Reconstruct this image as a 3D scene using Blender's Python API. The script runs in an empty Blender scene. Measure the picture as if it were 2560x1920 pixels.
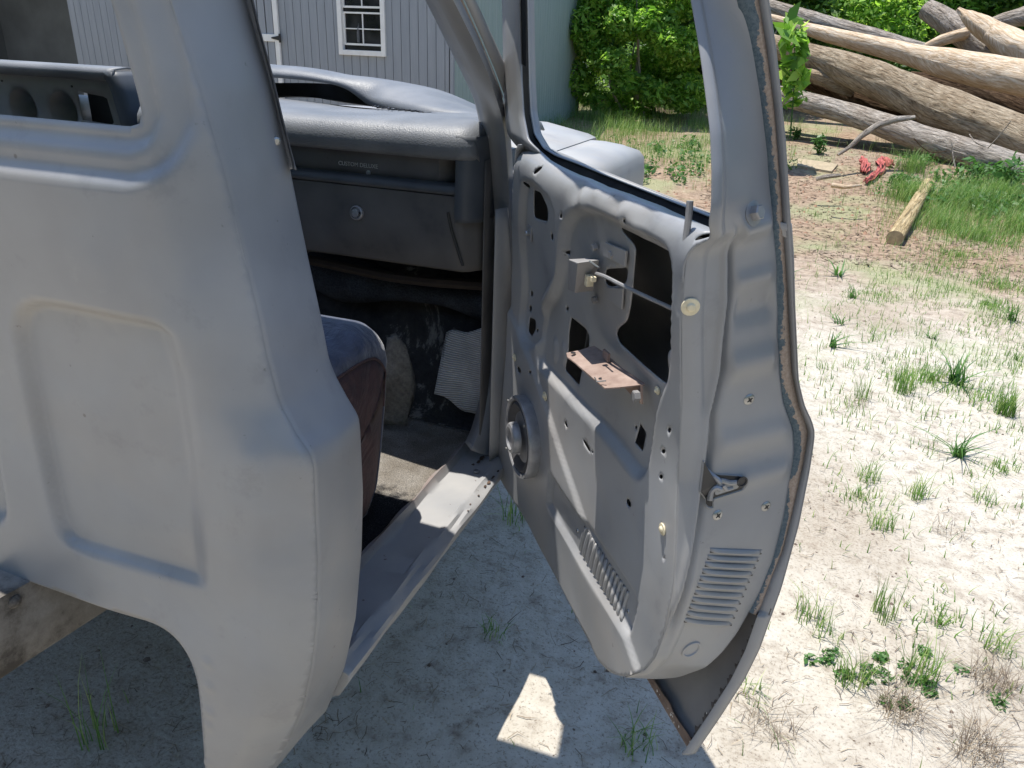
import bpy, math, random
import numpy as np
from mathutils import Vector, Matrix
from mathutils.geometry import delaunay_2d_cdt
from mathutils.bvhtree import BVHTree

random.seed(7); rng = np.random.default_rng(11)
SC = bpy.context.scene
COL = SC.collection

# ---------------------------------------------------------------- camera
YAW, PITCH, ROLL, F = math.radians(19.5), math.radians(24.3), math.radians(2.2), 1915.0
CAMZ = 1.55

def _axes():
    cp, sp = math.cos(PITCH), math.sin(PITCH)
    up = np.array([0, -cp, -sp]); fwd = np.array([0, -sp, cp]); right = np.array([1, 0, 0.0])
    cr, sr = math.cos(ROLL), math.sin(ROLL)
    R = np.array([[cr, -sr, 0], [sr, cr, 0], [0, 0, 1.0]])
    up, fwd, right = R @ up, R @ fwd, R @ right
    return np.array([math.cos(YAW)*right - math.sin(YAW)*fwd, math.cos(YAW)*fwd + math.sin(YAW)*right, up])
M = _axes()
cam = bpy.data.cameras.new('camera'); camo = bpy.data.objects.new('camera', cam); COL.objects.link(camo)
cam.sensor_fit = 'HORIZONTAL'; cam.sensor_width = 36; cam.lens = 36*F/2560
cam.clip_start = 0.02; cam.clip_end = 400
cr_, cu_, cb_ = M @ np.array([1, 0, 0.]), M @ np.array([0, -1, 0.]), M @ np.array([0, 0, -1.])
camo.matrix_world = Matrix(((cr_[0], cu_[0], cb_[0], 0), (cr_[1], cu_[1], cb_[1], 0), (cr_[2], cu_[2], cb_[2], CAMZ), (0, 0, 0, 1)))
SC.camera = camo

# ---------------------------------------------------------------- sky, sun, exposure
SUN = np.array([-0.235, 0.062, 0.97]); SUN /= np.linalg.norm(SUN)
w = bpy.data.worlds.new('World'); SC.world = w; w.use_nodes = True
nt = w.node_tree; bg = nt.nodes['Background']
sky = nt.nodes.new('ShaderNodeTexSky'); sky.sky_type = 'NISHITA'; sky.sun_disc = False
sky.sun_elevation = math.asin(SUN[2]); sky.sun_rotation = math.atan2(SUN[0], SUN[1])
sky.air_density = 1.0; sky.dust_density = 0.3; sky.ozone_density = 1.6
nt.links.new(sky.outputs[0], bg.inputs[0]); bg.inputs[1].default_value = 0.15
sl = bpy.data.lights.new('sun', 'SUN'); sl.energy = 4.1; sl.angle = math.radians(0.5); sl.color = (1, .955, .88)
so = bpy.data.objects.new('sun', sl); COL.objects.link(so); so.location = (0, 0, 8)
so.rotation_euler = Vector(-SUN).to_track_quat('-Z', 'Y').to_euler()
SC.view_settings.view_transform = 'Standard'; SC.view_settings.look = 'None'
SC.view_settings.exposure = 0.78; SC.view_settings.gamma = 1.0
SC.cycles.max_bounces = 8; SC.cycles.diffuse_bounces = 5

# ---------------------------------------------------------------- rays: a pixel of the 2560x1920 photograph laid on a real plane
CP = np.array([0, 0, CAMZ])
def ray(x, y):
    return M @ (np.array([x-1280, y-960, F])/F)
def onp(p, n, c):                      # plane n.q = c, q measured from the camera
    d = ray(*p); return d*c/np.dot(n, d) + CP
def PX(p, c): return onp(p, np.array([1., 0, 0]), c)
def PY(p, c): return onp(p, np.array([0, 1., 0]), c)
def PZ(p, c): return onp(p, np.array([0, 0, 1.]), c - CAMZ)   # c = world height

# ---------------------------------------------------------------- mesh helpers
def mk(name, verts, faces, mat, parent=None, smooth=True, uv=None, solid=0, off=-1, angle=None, bev=0):
    me = bpy.data.meshes.new(name)
    me.from_pydata([tuple(map(float, v)) for v in verts], [], [tuple(map(int, f)) for f in faces])
    if uv is not None:
        l = me.uv_layers.new(name='UVMap')
        idx = np.zeros(len(me.loops), dtype=np.int32); me.loops.foreach_get('vertex_index', idx)
        l.data.foreach_set('uv', np.asarray(uv, dtype=np.float32)[idx].ravel())
    me.validate()
    if smooth: me.polygons.foreach_set('use_smooth', [True]*len(me.polygons))
    if mat is not None: me.materials.append(mat)
    o = bpy.data.objects.new(name, me); COL.objects.link(o)
    if parent is not None:
        o.parent = parent
        if parent.type == 'EMPTY': o.matrix_parent_inverse = Matrix.Translation(-parent.location)
    if bev:
        m = o.modifiers.new('b', 'BEVEL'); m.width = bev; m.segments = 2; m.limit_method = 'ANGLE'; m.angle_limit = math.radians(40)
    if solid:
        m = o.modifiers.new('s', 'SOLIDIFY'); m.thickness = solid; m.offset = off
    if angle:
        me.shade_flat() if False else None
        for p_ in me.polygons: p_.use_smooth = True
        try: me.set_sharp_from_angle(angle=math.radians(angle))
        except Exception: pass
    return o
def tag(o, label=None, cat=None, group=None, kind=None):
    if label: o['label'] = label
    if cat: o['category'] = cat
    if group: o['group'] = group
    if kind: o['kind'] = kind
    return o
def empty(name, loc, label, cat, group=None):
    o = bpy.data.objects.new(name, None); COL.objects.link(o); o.location = tuple(map(float, loc)); o.empty_display_size = .1
    return tag(o, label, cat, group)
def sm1(A, it):
    for _ in range(it):
        B = A.copy(); B[1:-1] = .25*A[:-2]+.5*A[1:-1]+.25*A[2:]; A = B
    return A
def resample(pts, n):
    pts = np.asarray(pts, float)
    d = np.r_[0, np.cumsum(np.linalg.norm(np.diff(pts, axis=0), axis=1))]
    t = np.linspace(0, d[-1], n)
    return np.stack([np.interp(t, d, pts[:, k]) for k in range(pts.shape[1])], 1)
def smooth_curve(pts, n, it=2):
    p = resample(pts, n)
    for _ in range(it):
        q = p.copy(); q[1:-1] = .25*p[:-2]+.5*p[1:-1]+.25*p[2:]; p = q
    return p
def grid(name, rows, mat, parent=None, solid=0, off=-1, angle=None, closed=False, smooth=True):
    R = np.asarray(rows, float); n, m = R.shape[:2]
    V = R.reshape(-1, 3); Fc = []
    for i in range(n-1):
        for j in range(m-1 + (1 if closed else 0)):
            a, b = i*m+j, i*m+(j+1) % m
            Fc.append((a, b, b+m, a+m))
    uv = [(i/(n-1), j/max(1, m-1)) for i in range(n) for j in range(m)]
    return mk(name, V, Fc, mat, parent, smooth, uv, solid, off, angle)
def inpoly(P, poly):
    P = np.asarray(P); x, y = P[:, 0], P[:, 1]; poly = np.asarray(poly); c = np.zeros(len(P), bool); j = len(poly)-1
    for i in range(len(poly)):
        xi, yi = poly[i]; xj, yj = poly[j]
        k = ((yi > y) != (yj > y)) & (x < (xj-xi)*(y-yi)/(yj-yi+1e-12)+xi); c ^= k; j = i
    return c
def sdist(P, poly):                    # negative inside
    P = np.asarray(P, float); poly = np.asarray(poly, float); d = np.full(len(P), 1e9)
    for i in range(len(poly)):
        a, b = poly[i-1], poly[i]; ab = b-a; t = np.clip(((P-a)@ab)/(ab@ab+1e-12), 0, 1)
        d = np.minimum(d, np.linalg.norm(P-(a+t[:, None]*ab), axis=1))
    return np.where(inpoly(P, poly), -d, d)
def ss(a, b, x):
    t = np.clip((x-a)/(b-a), 0, 1); return t*t*(3-2*t)
def rpoly(pts, n=60, it=2):            # close, resample, round
    p = np.asarray(pts, float); q = resample(np.vstack([p, p[:1]]), n+1)[:-1]
    for _ in range(it): q = .25*np.roll(q, 1, 0)+.5*q+.25*np.roll(q, -1, 0)
    return q
def ell(c, rx, ry, rot=0, n=12):
    a = np.linspace(0, 2*math.pi, n, endpoint=False); x, y = rx*np.cos(a), ry*np.sin(a)
    return np.stack([c[0]+x*math.cos(rot)-y*math.sin(rot), c[1]+x*math.sin(rot)+y*math.cos(rot)], 1)
def sheet(name, outline, holes, sp, fn, mat, parent=None, solid=.0015, off=-1, keep=None):
    O = np.asarray(outline, float)
    lo, hi = O.min(0), O.max(0)
    gx, gy = np.meshgrid(np.arange(lo[0], hi[0], sp), np.arange(lo[1], hi[1], sp))
    gx = gx + (np.arange(gx.shape[0]) % 2)[:, None]*sp*.5
    G = np.stack([gx.ravel(), gy.ravel()], 1)
    ok = (sdist(G, O) < -sp*.45)
    for h in holes: ok &= sdist(G, h) > sp*.4
    G = G[ok]
    V = [Vector(v) for v in np.vstack([O]+[np.asarray(h) for h in holes]+[G])]
    E = []; k = 0
    for pl in [O]+list(holes):
        n = len(pl); E += [(k+i, k+(i+1) % n) for i in range(n)]; k += n
    r = delaunay_2d_cdt(V, E, [], 0, 1e-6)
    v2 = np.array([tuple(v) for v in r[0]]); fc = np.array([tuple(f) for f in r[2] if len(f) == 3])
    cen = v2[fc].mean(1); ok = inpoly(cen, O)
    for h in holes: ok &= ~inpoly(cen, h)
    fc = fc[ok]
    return mk(name, fn(v2), fc, mat, parent, True, v2, solid, off)
def tube(path, r, n=10, closed_ends=True):
    path = np.asarray(path, float); m = len(path); r = np.broadcast_to(np.asarray(r, float), (m,))
    T = np.gradient(path, axis=0); T /= np.linalg.norm(T, axis=1)[:, None]+1e-12
    ref = np.array([0, 0, 1.]) if abs(T[0][2]) < .9 else np.array([1., 0, 0]); V = []
    for i in range(m):
        a = np.cross(T[i], ref); a /= np.linalg.norm(a)+1e-12; b = np.cross(a, T[i]); ref = b
        for k in range(n):
            t = 2*math.pi*k/n; V.append(path[i]+r[i]*(math.cos(t)*a+math.sin(t)*b))
    Fc = [(i*n+k, i*n+(k+1) % n, (i+1)*n+(k+1) % n, (i+1)*n+k) for i in range(m-1) for k in range(n)]
    if closed_ends: Fc += [tuple(range(n))[::-1], tuple(range((m-1)*n, m*n))]
    return V, Fc
class MB:
    def __init__(s): s.v, s.f = [], []
    def add(s, V, Fc):
        k = len(s.v); s.v += [np.asarray(v, float) for v in V]; s.f += [tuple(i+k for i in f) for f in Fc]; return s
    def box(s, c, sz, ax=None):
        c = np.asarray(c, float); A = np.eye(3) if ax is None else np.asarray(ax, float); h = np.asarray(sz)/2
        V = [c + A.T @ (h*np.array(q)) for q in [(-1,-1,-1),(1,-1,-1),(1,1,-1),(-1,1,-1),(-1,-1,1),(1,-1,1),(1,1,1),(-1,1,1)]]
        return s.add(V, [(0,3,2,1),(4,5,6,7),(0,1,5,4),(1,2,6,5),(2,3,7,6),(3,0,4,7)])
    def tube(s, path, r, n=10): return s.add(*tube(path, r, n))
    def prof(s, p, ax, pr, n=16, sc=(1, 1), hexa=False):   # lathe: pr = [(radius, height)] along ax from p
        ax = np.asarray(ax, float)/np.linalg.norm(ax); t = np.array([0, 0, 1.]) if abs(ax[2]) < .9 else np.array([1., 0, 0])
        a = np.cross(t, ax); a /= np.linalg.norm(a); b = np.cross(ax, a); V = []
        for r, h in pr:
            for k in range(n):
                q = 2*math.pi*k/n; V.append(np.asarray(p)+ax*h+r*(sc[0]*math.cos(q)*a+sc[1]*math.sin(q)*b))
        Fc = [(i*n+k, i*n+(k+1) % n, (i+1)*n+(k+1) % n, (i+1)*n+k) for i in range(len(pr)-1) for k in range(n)]
        Fc += [tuple(range((len(pr)-1)*n, len(pr)*n))]
        return s.add(V, Fc)
    def build(s, name, mat, parent=None, smooth=False, bev=0, angle=35):
        return mk(name, s.v, s.f, mat, parent, smooth, None, 0, -1, angle if smooth else None, bev)

# ---------------------------------------------------------------- materials
def newmat(name):
    m = bpy.data.materials.new(name); m.use_nodes = True
    return m, m.node_tree, m.node_tree.nodes['Principled BSDF']
def nd(t, k, **kw):
    n = t.nodes.new(k)
    for a, b in kw.items(): setattr(n, a, b)
    return n
def noise(t, scale, detail=4, rough=.55, vec=None, dist=0):
    n = nd(t, 'ShaderNodeTexNoise'); n.inputs['Scale'].default_value = scale; n.inputs['Detail'].default_value = detail
    n.inputs['Roughness'].default_value = rough; n.inputs['Distortion'].default_value = dist
    if vec is None:
        tc = nd(t, 'ShaderNodeTexCoord'); vec = tc.outputs['Object']
    t.links.new(vec, n.inputs['Vector']); return n
def ramp(t, src, stops, interp='LINEAR'):
    r = nd(t, 'ShaderNodeValToRGB'); r.color_ramp.interpolation = interp
    e = r.color_ramp.elements
    while len(e) < len(stops): e.new(.5)
    for k, (p, c) in enumerate(stops):
        e[k].position = p; e[k].color = (*c, 1) if len(c) == 3 else c
    t.links.new(src, r.inputs[0]); return r
def mix(t, a, b, fac, mode='MIX'):
    n = nd(t, 'ShaderNodeMix', data_type='RGBA', blend_type=mode)
    for s, v in ((0, fac), (6, a), (7, b)):
        if isinstance(v, (int, float)): n.inputs[s].default_value = v
        elif isinstance(v, tuple): n.inputs[s].default_value = (*v, 1)
        else: t.links.new(v, n.inputs[s])
    return n.outputs[2]
def bump(t, b, src, strength=.3, dist=.002):
    n = nd(t, 'ShaderNodeBump'); n.inputs['Strength'].default_value = strength; n.inputs['Distance'].default_value = dist
    t.links.new(src, n.inputs['Height']); t.links.new(n.outputs[0], b.inputs['Normal']); return n
def paint(name, c1, c2, rough=.42, sc=7, spots=True, grain=500, gs=.06, spec=.5, big=.35):
    m, t, b = newmat(name)
    n1 = noise(t, sc, 5, .5); r = ramp(t, n1.outputs[0], [(.32, c1), (.68, c2)])
    n2 = noise(t, sc*.35, 2, .5); r2 = ramp(t, n2.outputs[0], [(.35, (1-big*.4,)*3), (.65, (1, 1, 1))])
    c = mix(t, r.outputs[0], r2.outputs[0], 1.0, 'MULTIPLY')
    if spots:
        n3 = noise(t, 60, 3, .6); r3 = ramp(t, n3.outputs[0], [(.24, (.35, .33, .31)), (.29, (1, 1, 1))])
        c = mix(t, c, r3.outputs[0], .5, 'MULTIPLY')
        nh = noise(t, 2.6, 4, .6, dist=.6); rh = ramp(t, nh.outputs[0], [(.36, (.94, .965, 1.01)), (.5, (1, 1, 1)), (.64, (1.04, 1.0, .96))])
        c = mix(t, c, rh.outputs[0], 1.0, 'MULTIPLY')
        ns = noise(t, 9, 6, .7); rs_ = ramp(t, ns.outputs[0], [(.33, (.86, .86, .87)), (.42, (1, 1, 1)), (.64, (1, 1, 1)), (.74, (1.12, 1.11, 1.09))]); c = mix(t, c, rs_.outputs[0], .8, 'MULTIPLY')
        tc = nd(t, 'ShaderNodeTexCoord'); mp = nd(t, 'ShaderNodeMapping'); mp.inputs['Scale'].default_value = (90, 90, 7); mp.inputs['Rotation'].default_value = (.25, .2, 0)
        t.links.new(tc.outputs['Object'], mp.inputs[0]); nx = noise(t, 1, 3, .6, mp.outputs[0]); rx = ramp(t, nx.outputs[0], [(.20, (.62, .61, .60)), (.25, (1, 1, 1)), (.76, (1, 1, 1)), (.79, (1.25, 1.25, 1.25))])
        c = mix(t, c, rx.outputs[0], .6, 'MULTIPLY')
        vo = nd(t, 'ShaderNodeTexVoronoi'); vo.inputs['Scale'].default_value = 8; t.links.new(tc.outputs['Object'], vo.inputs['Vector']); rv = ramp(t, vo.outputs['Distance'], [(.014, (.30, .22, .18)), (.026, (1, 1, 1))]); c = mix(t, c, rv.outputs[0], .55, 'MULTIPLY')
        # fine vertical runs
    t.links.new(c, b.inputs['Base Color'])
    rr = ramp(t, n1.outputs[0], [(.3, (rough-.06,)*3), (.7, (rough+.12,)*3)]); t.links.new(rr.outputs[0], b.inputs['Roughness'])
    b.inputs['Specular IOR Level'].default_value = spec
    ng = noise(t, grain, 2, .6); bump(t, b, ng.outputs[0], gs*2, .0006)
    return m
M_primer = paint('grey_primer', (.262, .264, .27), (.322, .321, .322), .36)
M_door = paint('grey_door_primer', (.285, .288, .295), (.345, .345, .346), .40, 9)
M_skin = paint('dark_skin_primer', (.24, .235, .235), (.32, .31, .305), .5, 14)
M_hood = paint('hood_primer', (.32, .32, .325), (.38, .38, .37), .5, 5)
M_dash = paint('dash_grey', (.075, .072, .072), (.125, .118, .112), .6, 9, big=.2)
M_dark = paint('black_rubber', (.014, .014, .014), (.035, .033, .03), .88, 25, False, spec=.12)
M_roofin = paint('headliner', (.12, .115, .11), (.17, .165, .16), .8, 9, False)

def m_pad():
    m, t, b = newmat('dash_vinyl'); n = noise(t, 8, 3); r = ramp(t, n.outputs[0], [(.35, (.12, .13, .145)), (.65, (.17, .178, .19))])
    t.links.new(r.outputs[0], b.inputs['Base Color']); b.inputs['Roughness'].default_value = .5
    v = nd(t, 'ShaderNodeTexVoronoi'); v.inputs['Scale'].default_value = 210; v.feature = 'DISTANCE_TO_EDGE'
    tc = nd(t, 'ShaderNodeTexCoord'); nn = noise(t, 60, 2); 
    ad = nd(t, 'ShaderNodeVectorMath', operation='MULTIPLY_ADD'); ad.inputs[1].default_value = (.01, .01, .01)
    t.links.new(nn.outputs['Color'], ad.inputs[0]); t.links.new(tc.outputs['Object'], ad.inputs[2]); t.links.new(ad.outputs[0], v.inputs['Vector'])
    bump(t, b, v.outputs['Distance'], .35, .0025); return m
M_pad = m_pad()
M_padd = paint('shadowed_vinyl', (.05, .06, .075), (.085, .095, .11), .5, 9, False)  # dash vinyl darkened for its shaded faces, shade put into the colour
def m_rust(name='rusty_steel', a=(.20, .135, .11), c=(.34, .255, .215)):
    m, t, b = newmat(name); n = noise(t, 35, 6, .65); r = ramp(t, n.outputs[0], [(.3, a), (.7, c)])
    t.links.new(r.outputs[0], b.inputs['Base Color']); b.inputs['Roughness'].default_value = .8; bump(t, b, n.outputs[0], .3); return m
M_rust = m_rust()
M_rustd = m_rust('dark_hem_rust', (.09, .06, .05), (.24, .18, .15))
def m_strip():
    m, t, b = newmat('peeled_seal_strip')
    uv = nd(t, 'ShaderNodeUVMap'); sep = nd(t, 'ShaderNodeSeparateXYZ'); t.links.new(uv.outputs[0], sep.inputs[0])
    n = noise(t, 55, 5, .7); n0 = noise(t, 6, 2, .5)
    ad = nd(t, 'ShaderNodeMath', operation='MULTIPLY_ADD'); ad.inputs[1].default_value = .9; t.links.new(n.outputs[0], ad.inputs[0]); t.links.new(sep.outputs[1], ad.inputs[2])
    ad2 = nd(t, 'ShaderNodeMath', operation='MULTIPLY_ADD'); ad2.inputs[1].default_value = .8; t.links.new(n0.outputs[0], ad2.inputs[0]); t.links.new(ad.outputs[0], ad2.inputs[2])
    r = ramp(t, ad2.outputs[0], [(.0, (0, 0, 0)), (.80, (0, 0, 0)), (.9, (1, 1, 1))])
    r.color_ramp.elements[1].position = .655; r.color_ramp.elements[2].position = .67
    dv = nd(t, 'ShaderNodeMath', operation='MULTIPLY'); dv.inputs[1].default_value = .5; t.links.new(ad2.outputs[0], dv.inputs[0]); t.links.new(dv.outputs[0], r.inputs[0])
    nf = noise(t, 260, 3, .7); bl = ramp(t, nf.outputs[0], [(.35, (.045, .075, .10)), (.7, (.12, .15, .17))])
    br = ramp(t, nf.outputs[0], [(.35, (.26, .20, .16)), (.7, (.38, .31, .26))])
    t.links.new(mix(t, bl.outputs[0], br.outputs[0], r.outputs[0]), b.inputs['Base Color']); b.inputs['Roughness'].default_value = .8
    bump(t, b, n.outputs[0], .5, .002); return m
M_strip = m_strip()
def m_plain(name, c, rough=.5, metal=0, sc=40, var=.25):
    m, t, b = newmat(name); n = noise(t, sc, 4, .6)
    r = ramp(t, n.outputs[0], [(.3, tuple(x*(1-var) for x in c)), (.7, tuple(min(1, x*(1+var*.6)) for x in c))])
    t.links.new(r.outputs[0], b.inputs['Base Color']); b.inputs['Roughness'].default_value = rough; b.inputs['Metallic'].default_value = metal
    return m
M_steel = m_plain('zinc_steel', (.42, .42, .41), .35, .8)
M_clip = m_plain('yellowed_plastic', (.68, .60, .42), .5)
M_cone = m_plain('speaker_cone', (.06, .06, .065), .6)
M_spkmet = m_plain('speaker_metal', (.30, .30, .31), .4, .3)
M_white = m_plain('white_trim_paint', (.78, .77, .74), .6, sc=8, var=.08)
M_black = m_plain('black_iron', (.02, .02, .022), .5)
M_red = m_plain('red_cloth', (.42, .11, .10), .8, sc=25, var=.4)
M_board = m_plain('pale_board', (.36, .29, .19), .8, sc=18, var=.25)
M_stone = m_plain('stone', (.45, .42, .40), .9, sc=30)
def m_carpet(name, a, c, sc=420):
    m, t, b = newmat(name); n = noise(t, sc, 4, .7); r = ramp(t, n.outputs[0], [(.35, a), (.68, c)])
    n2 = noise(t, 12, 3); r2 = ramp(t, n2.outputs[0], [(.35, (.65, .62, .58)), (.65, (1, 1, 1))])
    c = mix(t, r.outputs[0], r2.outputs[0], 1., 'MULTIPLY')
    if name == 'dusty_carpet':      # worn black pile nearer the rear, sand trodden in towards the front
        tc = nd(t, 'ShaderNodeTexCoord'); sp = nd(t, 'ShaderNodeSeparateXYZ'); t.links.new(tc.outputs['Object'], sp.inputs[0]); nn = noise(t, 18, 5, .7)
        ad = nd(t, 'ShaderNodeMath', operation='MULTIPLY_ADD'); ad.inputs[1].default_value = .16; t.links.new(nn.outputs[0], ad.inputs[0]); t.links.new(sp.outputs[1], ad.inputs[2])
        mr = nd(t, 'ShaderNodeMapRange'); mr.inputs[1].default_value = 1.44; mr.inputs[2].default_value = 1.47; t.links.new(ad.outputs[0], mr.inputs[0])
        dk = ramp(t, n.outputs[0], [(.40, (.012, .012, .014)), (.62, (.05, .05, .052)), (.72, (.25, .24, .22))]); c = mix(t, dk.outputs[0], c, mr.outputs[0])
    t.links.new(c, b.inputs['Base Color'])
    b.inputs['Roughness'].default_value = 1; b.inputs['Specular IOR Level'].default_value = .1; bump(t, b, n.outputs[0], 1, .006); return m
M_carpet = m_carpet('dusty_carpet', (.16, .15, .14), (.55, .51, .45))
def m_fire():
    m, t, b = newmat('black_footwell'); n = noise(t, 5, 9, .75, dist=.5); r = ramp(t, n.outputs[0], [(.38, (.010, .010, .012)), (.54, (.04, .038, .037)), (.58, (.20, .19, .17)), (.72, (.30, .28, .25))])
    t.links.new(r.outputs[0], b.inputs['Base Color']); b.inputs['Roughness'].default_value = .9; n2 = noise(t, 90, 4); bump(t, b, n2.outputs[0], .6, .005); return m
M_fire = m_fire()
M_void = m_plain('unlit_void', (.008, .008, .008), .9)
M_gloom = m_plain('dim_inside_wall', (.11, .115, .11), .7, sc=2)
M_mat = m_carpet('grey_insulation', (.17, .175, .175), (.30, .30, .285), 90)
def m_rib():
    m, t, b = newmat('ribbed_mat'); tc = nd(t, 'ShaderNodeTexCoord')
    wv = nd(t, 'ShaderNodeTexWave', wave_type='BANDS', bands_direction='Z'); wv.inputs['Scale'].default_value = 55; wv.inputs['Distortion'].default_value = .6
    t.links.new(tc.outputs['Object'], wv.inputs[0]); n = noise(t, 14, 4)
    r = ramp(t, n.outputs[0], [(.3, (.46, .46, .46)), (.7, (.66, .66, .65))])
    r2 = ramp(t, wv.outputs[0], [(.1, (.5, .5, .5)), (.5, (1, 1, 1))])
    t.links.new(mix(t, r.outputs[0], r2.outputs[0], 1., 'MULTIPLY'), b.inputs['Base Color']); b.inputs['Roughness'].default_value = .8
    bump(t, b, wv.outputs[0], .7, .004); return m
M_rib = m_rib()
def m_fabric(name, a, c, sheen=.3):
    m, t, b = newmat(name); n = noise(t, 16, 6, .7, dist=.8); r = ramp(t, n.outputs[0], [(.35, a), (.68, c)])
    t.links.new(r.outputs[0], b.inputs['Base Color']); b.inputs['Roughness'].default_value = .85; b.inputs['Sheen Weight'].default_value = sheen
    n2 = noise(t, 9, 5, .6, dist=1.5); bump(t, b, n2.outputs[0], .7, .02); return m
M_seat = m_fabric('blue_grey_velour', (.03, .038, .065), (.085, .10, .15))
M_seatside = m_fabric('faded_maroon_vinyl', (.035, .018, .020), (.085, .042, .040), .05)
def m_ground():
    m, t, b = newmat('sandy_soil')
    tc = nd(t, 'ShaderNodeTexCoord'); P = tc.outputs['Object']
    sep = nd(t, 'ShaderNodeSeparateXYZ'); t.links.new(P, sep.inputs[0])
    n1 = noise(t, 1.6, 5, .6, P); n2 = noise(t, 14, 8, .7, P); n3 = noise(t, 110, 5, .75, P); n4 = noise(t, .55, 3, .5, P)
    sand = ramp(t, n2.outputs[0], [(.30, (.28, .235, .19)), (.46, (.46, .42, .355)), (.7, (.56, .525, .46))])
    lit = ramp(t, n3.outputs[0], [(.34, (.30, .25, .21)), (.46, (1, 1, 1))])
    c = mix(t, sand.outputs[0], lit.outputs[0], .75, 'MULTIPLY')
    dirt = ramp(t, n2.outputs[0], [(.32, (.13, .085, .06)), (.55, (.31, .225, .16)), (.75, (.42, .335, .255))])
    # brown earth further off (towards the logs)
    ad = nd(t, 'ShaderNodeMath', operation='MULTIPLY_ADD'); ad.inputs[1].default_value = 3.2
    t.links.new(n1.outputs[0], ad.inputs[0]); t.links.new(sep.outputs[1], ad.inputs[2])
    mr = nd(t, 'ShaderNodeMapRange'); mr.inputs[1].default_value = 6.3; mr.inputs[2].default_value = 8.6
    t.links.new(ad.outputs[0], mr.inputs[0])
    c = mix(t, c, dirt.outputs[0], mr.outputs[0])
    # humus litter patches
    pt = ramp(t, n4.outputs[0], [(.50, (0, 0, 0)), (.60, (1, 1, 1))]); lt = ramp(t, n3.outputs[0], [(.35, (.16, .12, .085)), (.7, (.42, .36, .28))])
    mu = nd(t, 'ShaderNodeMath', operation='MULTIPLY'); mu.inputs[1].default_value = .55; t.links.new(pt.outputs[0], mu.inputs[0])
    c = mix(t, c, lt.outputs[0], mu.outputs[0])
    n5 = noise(t, .9, 4, .6, P); gm = ramp(t, n5.outputs[0], [(.50, (0, 0, 0)), (.62, (1, 1, 1))]); mg = nd(t, 'ShaderNodeMapRange'); mg.inputs[1].default_value = 3.2; mg.inputs[2].default_value = 5.5; mg.inputs[4].default_value = .55
    t.links.new(sep.outputs[1], mg.inputs[0]); mm = nd(t, 'ShaderNodeMath', operation='MULTIPLY'); t.links.new(gm.outputs[0], mm.inputs[0]); t.links.new(mg.outputs[0], mm.inputs[1])
    gc_ = ramp(t, n3.outputs[0], [(.35, (.13, .17, .07)), (.6, (.33, .37, .20))]); c = mix(t, c, gc_.outputs[0], mm.outputs[0])
    t.links.new(c, b.inputs['Base Color']); b.inputs['Roughness'].default_value = .95; b.inputs['Specular IOR Level'].default_value = .15
    a2 = nd(t, 'ShaderNodeMath', operation='MULTIPLY_ADD'); a2.inputs[1].default_value = .25; t.links.new(n3.outputs[0], a2.inputs[0]); t.links.new(n2.outputs[0], a2.inputs[2])
    bump(t, b, a2.outputs[0], .6, .022); return m
M_ground = m_ground()
def m_leaf(name, stops, trans=.35):
    m, t, b = newmat(name); g = nd(t, 'ShaderNodeNewGeometry')
    r = ramp(t, g.outputs['Random Per Island'], stops); t.links.new(r.outputs[0], b.inputs['Base Color'])
    b.inputs['Roughness'].default_value = .45; b.inputs['Specular IOR Level'].default_value = .4
    tr = nd(t, 'ShaderNodeBsdfTranslucent'); mx = nd(t, 'ShaderNodeMixShader'); mx.inputs[0].default_value = trans
    hs = nd(t, 'ShaderNodeHueSaturation'); hs.inputs['Value'].default_value = 1.5; hs.inputs['Saturation'].default_value = 1.1
    t.links.new(r.outputs[0], hs.inputs['Color']); t.links.new(hs.outputs[0], tr.inputs[0])
    t.links.new(b.outputs[0], mx.inputs[1]); t.links.new(tr.outputs[0], mx.inputs[2])
    t.links.new(mx.outputs[0], t.nodes['Material Output'].inputs[0]); return m
M_leaf = m_leaf('leaf_green', [(0, (.07, .16, .03)), (.4, (.19, .36, .06)), (.8, (.33, .54, .10)), (1, (.52, .66, .18))], .5)
M_leaf2 = m_leaf('leaf_dark', [(0, (.035, .08, .02)), (.6, (.11, .22, .05)), (1, (.28, .42, .10))], .45)
M_grass = m_leaf('grass_green', [(0, (.08, .17, .035)), (.6, (.17, .31, .075)), (1, (.38, .45, .17))], .35)
M_straw = m_leaf('dead_straw', [(0, (.07, .045, .03)), (.5, (.19, .14, .095)), (1, (.40, .33, .23))], .1)
M_weed = m_leaf('weed_leaf', [(0, (.045, .12, .03)), (1, (.10, .22, .05))], .3)
def m_bark(name, a, c, rg=.5, lowk=.25, bd=.07):
    m, t, b = newmat(name); uv = nd(t, 'ShaderNodeUVMap'); mp = nd(t, 'ShaderNodeMapping'); mp.inputs['Scale'].default_value = (1.0, 5.0, 1)
    t.links.new(uv.outputs[0], mp.inputs[0])
    n = noise(t, 7, 8, .68, mp.outputs[0], .7); n2 = noise(t, 1.6, 4, .6, uv.outputs[0])
    r = ramp(t, n.outputs[0], [(.30, tuple(x*lowk for x in a)), (.45, a), (.7, c)])
    r2 = ramp(t, n2.outputs[0], [(.38, (.62, .52, .42)), (.62, (1, 1, 1))])
    t.links.new(mix(t, r.outputs[0], r2.outputs[0], rg, 'MULTIPLY'), b.inputs['Base Color']); b.inputs['Roughness'].default_value = .95
    b.inputs['Specular IOR Level'].default_value = .1; bump(t, b, n.outputs[0], 1, bd); return m
M_bark = m_bark('ridged_bark', (.36, .285, .20), (.66, .565, .43))
M_barkg = m_bark('grey_bark', (.38, .34, .30), (.68, .63, .57))
M_bare = m_bark('stripped_wood', (.58, .44, .30), (.84, .76, .64), .35, .6, .025)
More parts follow.
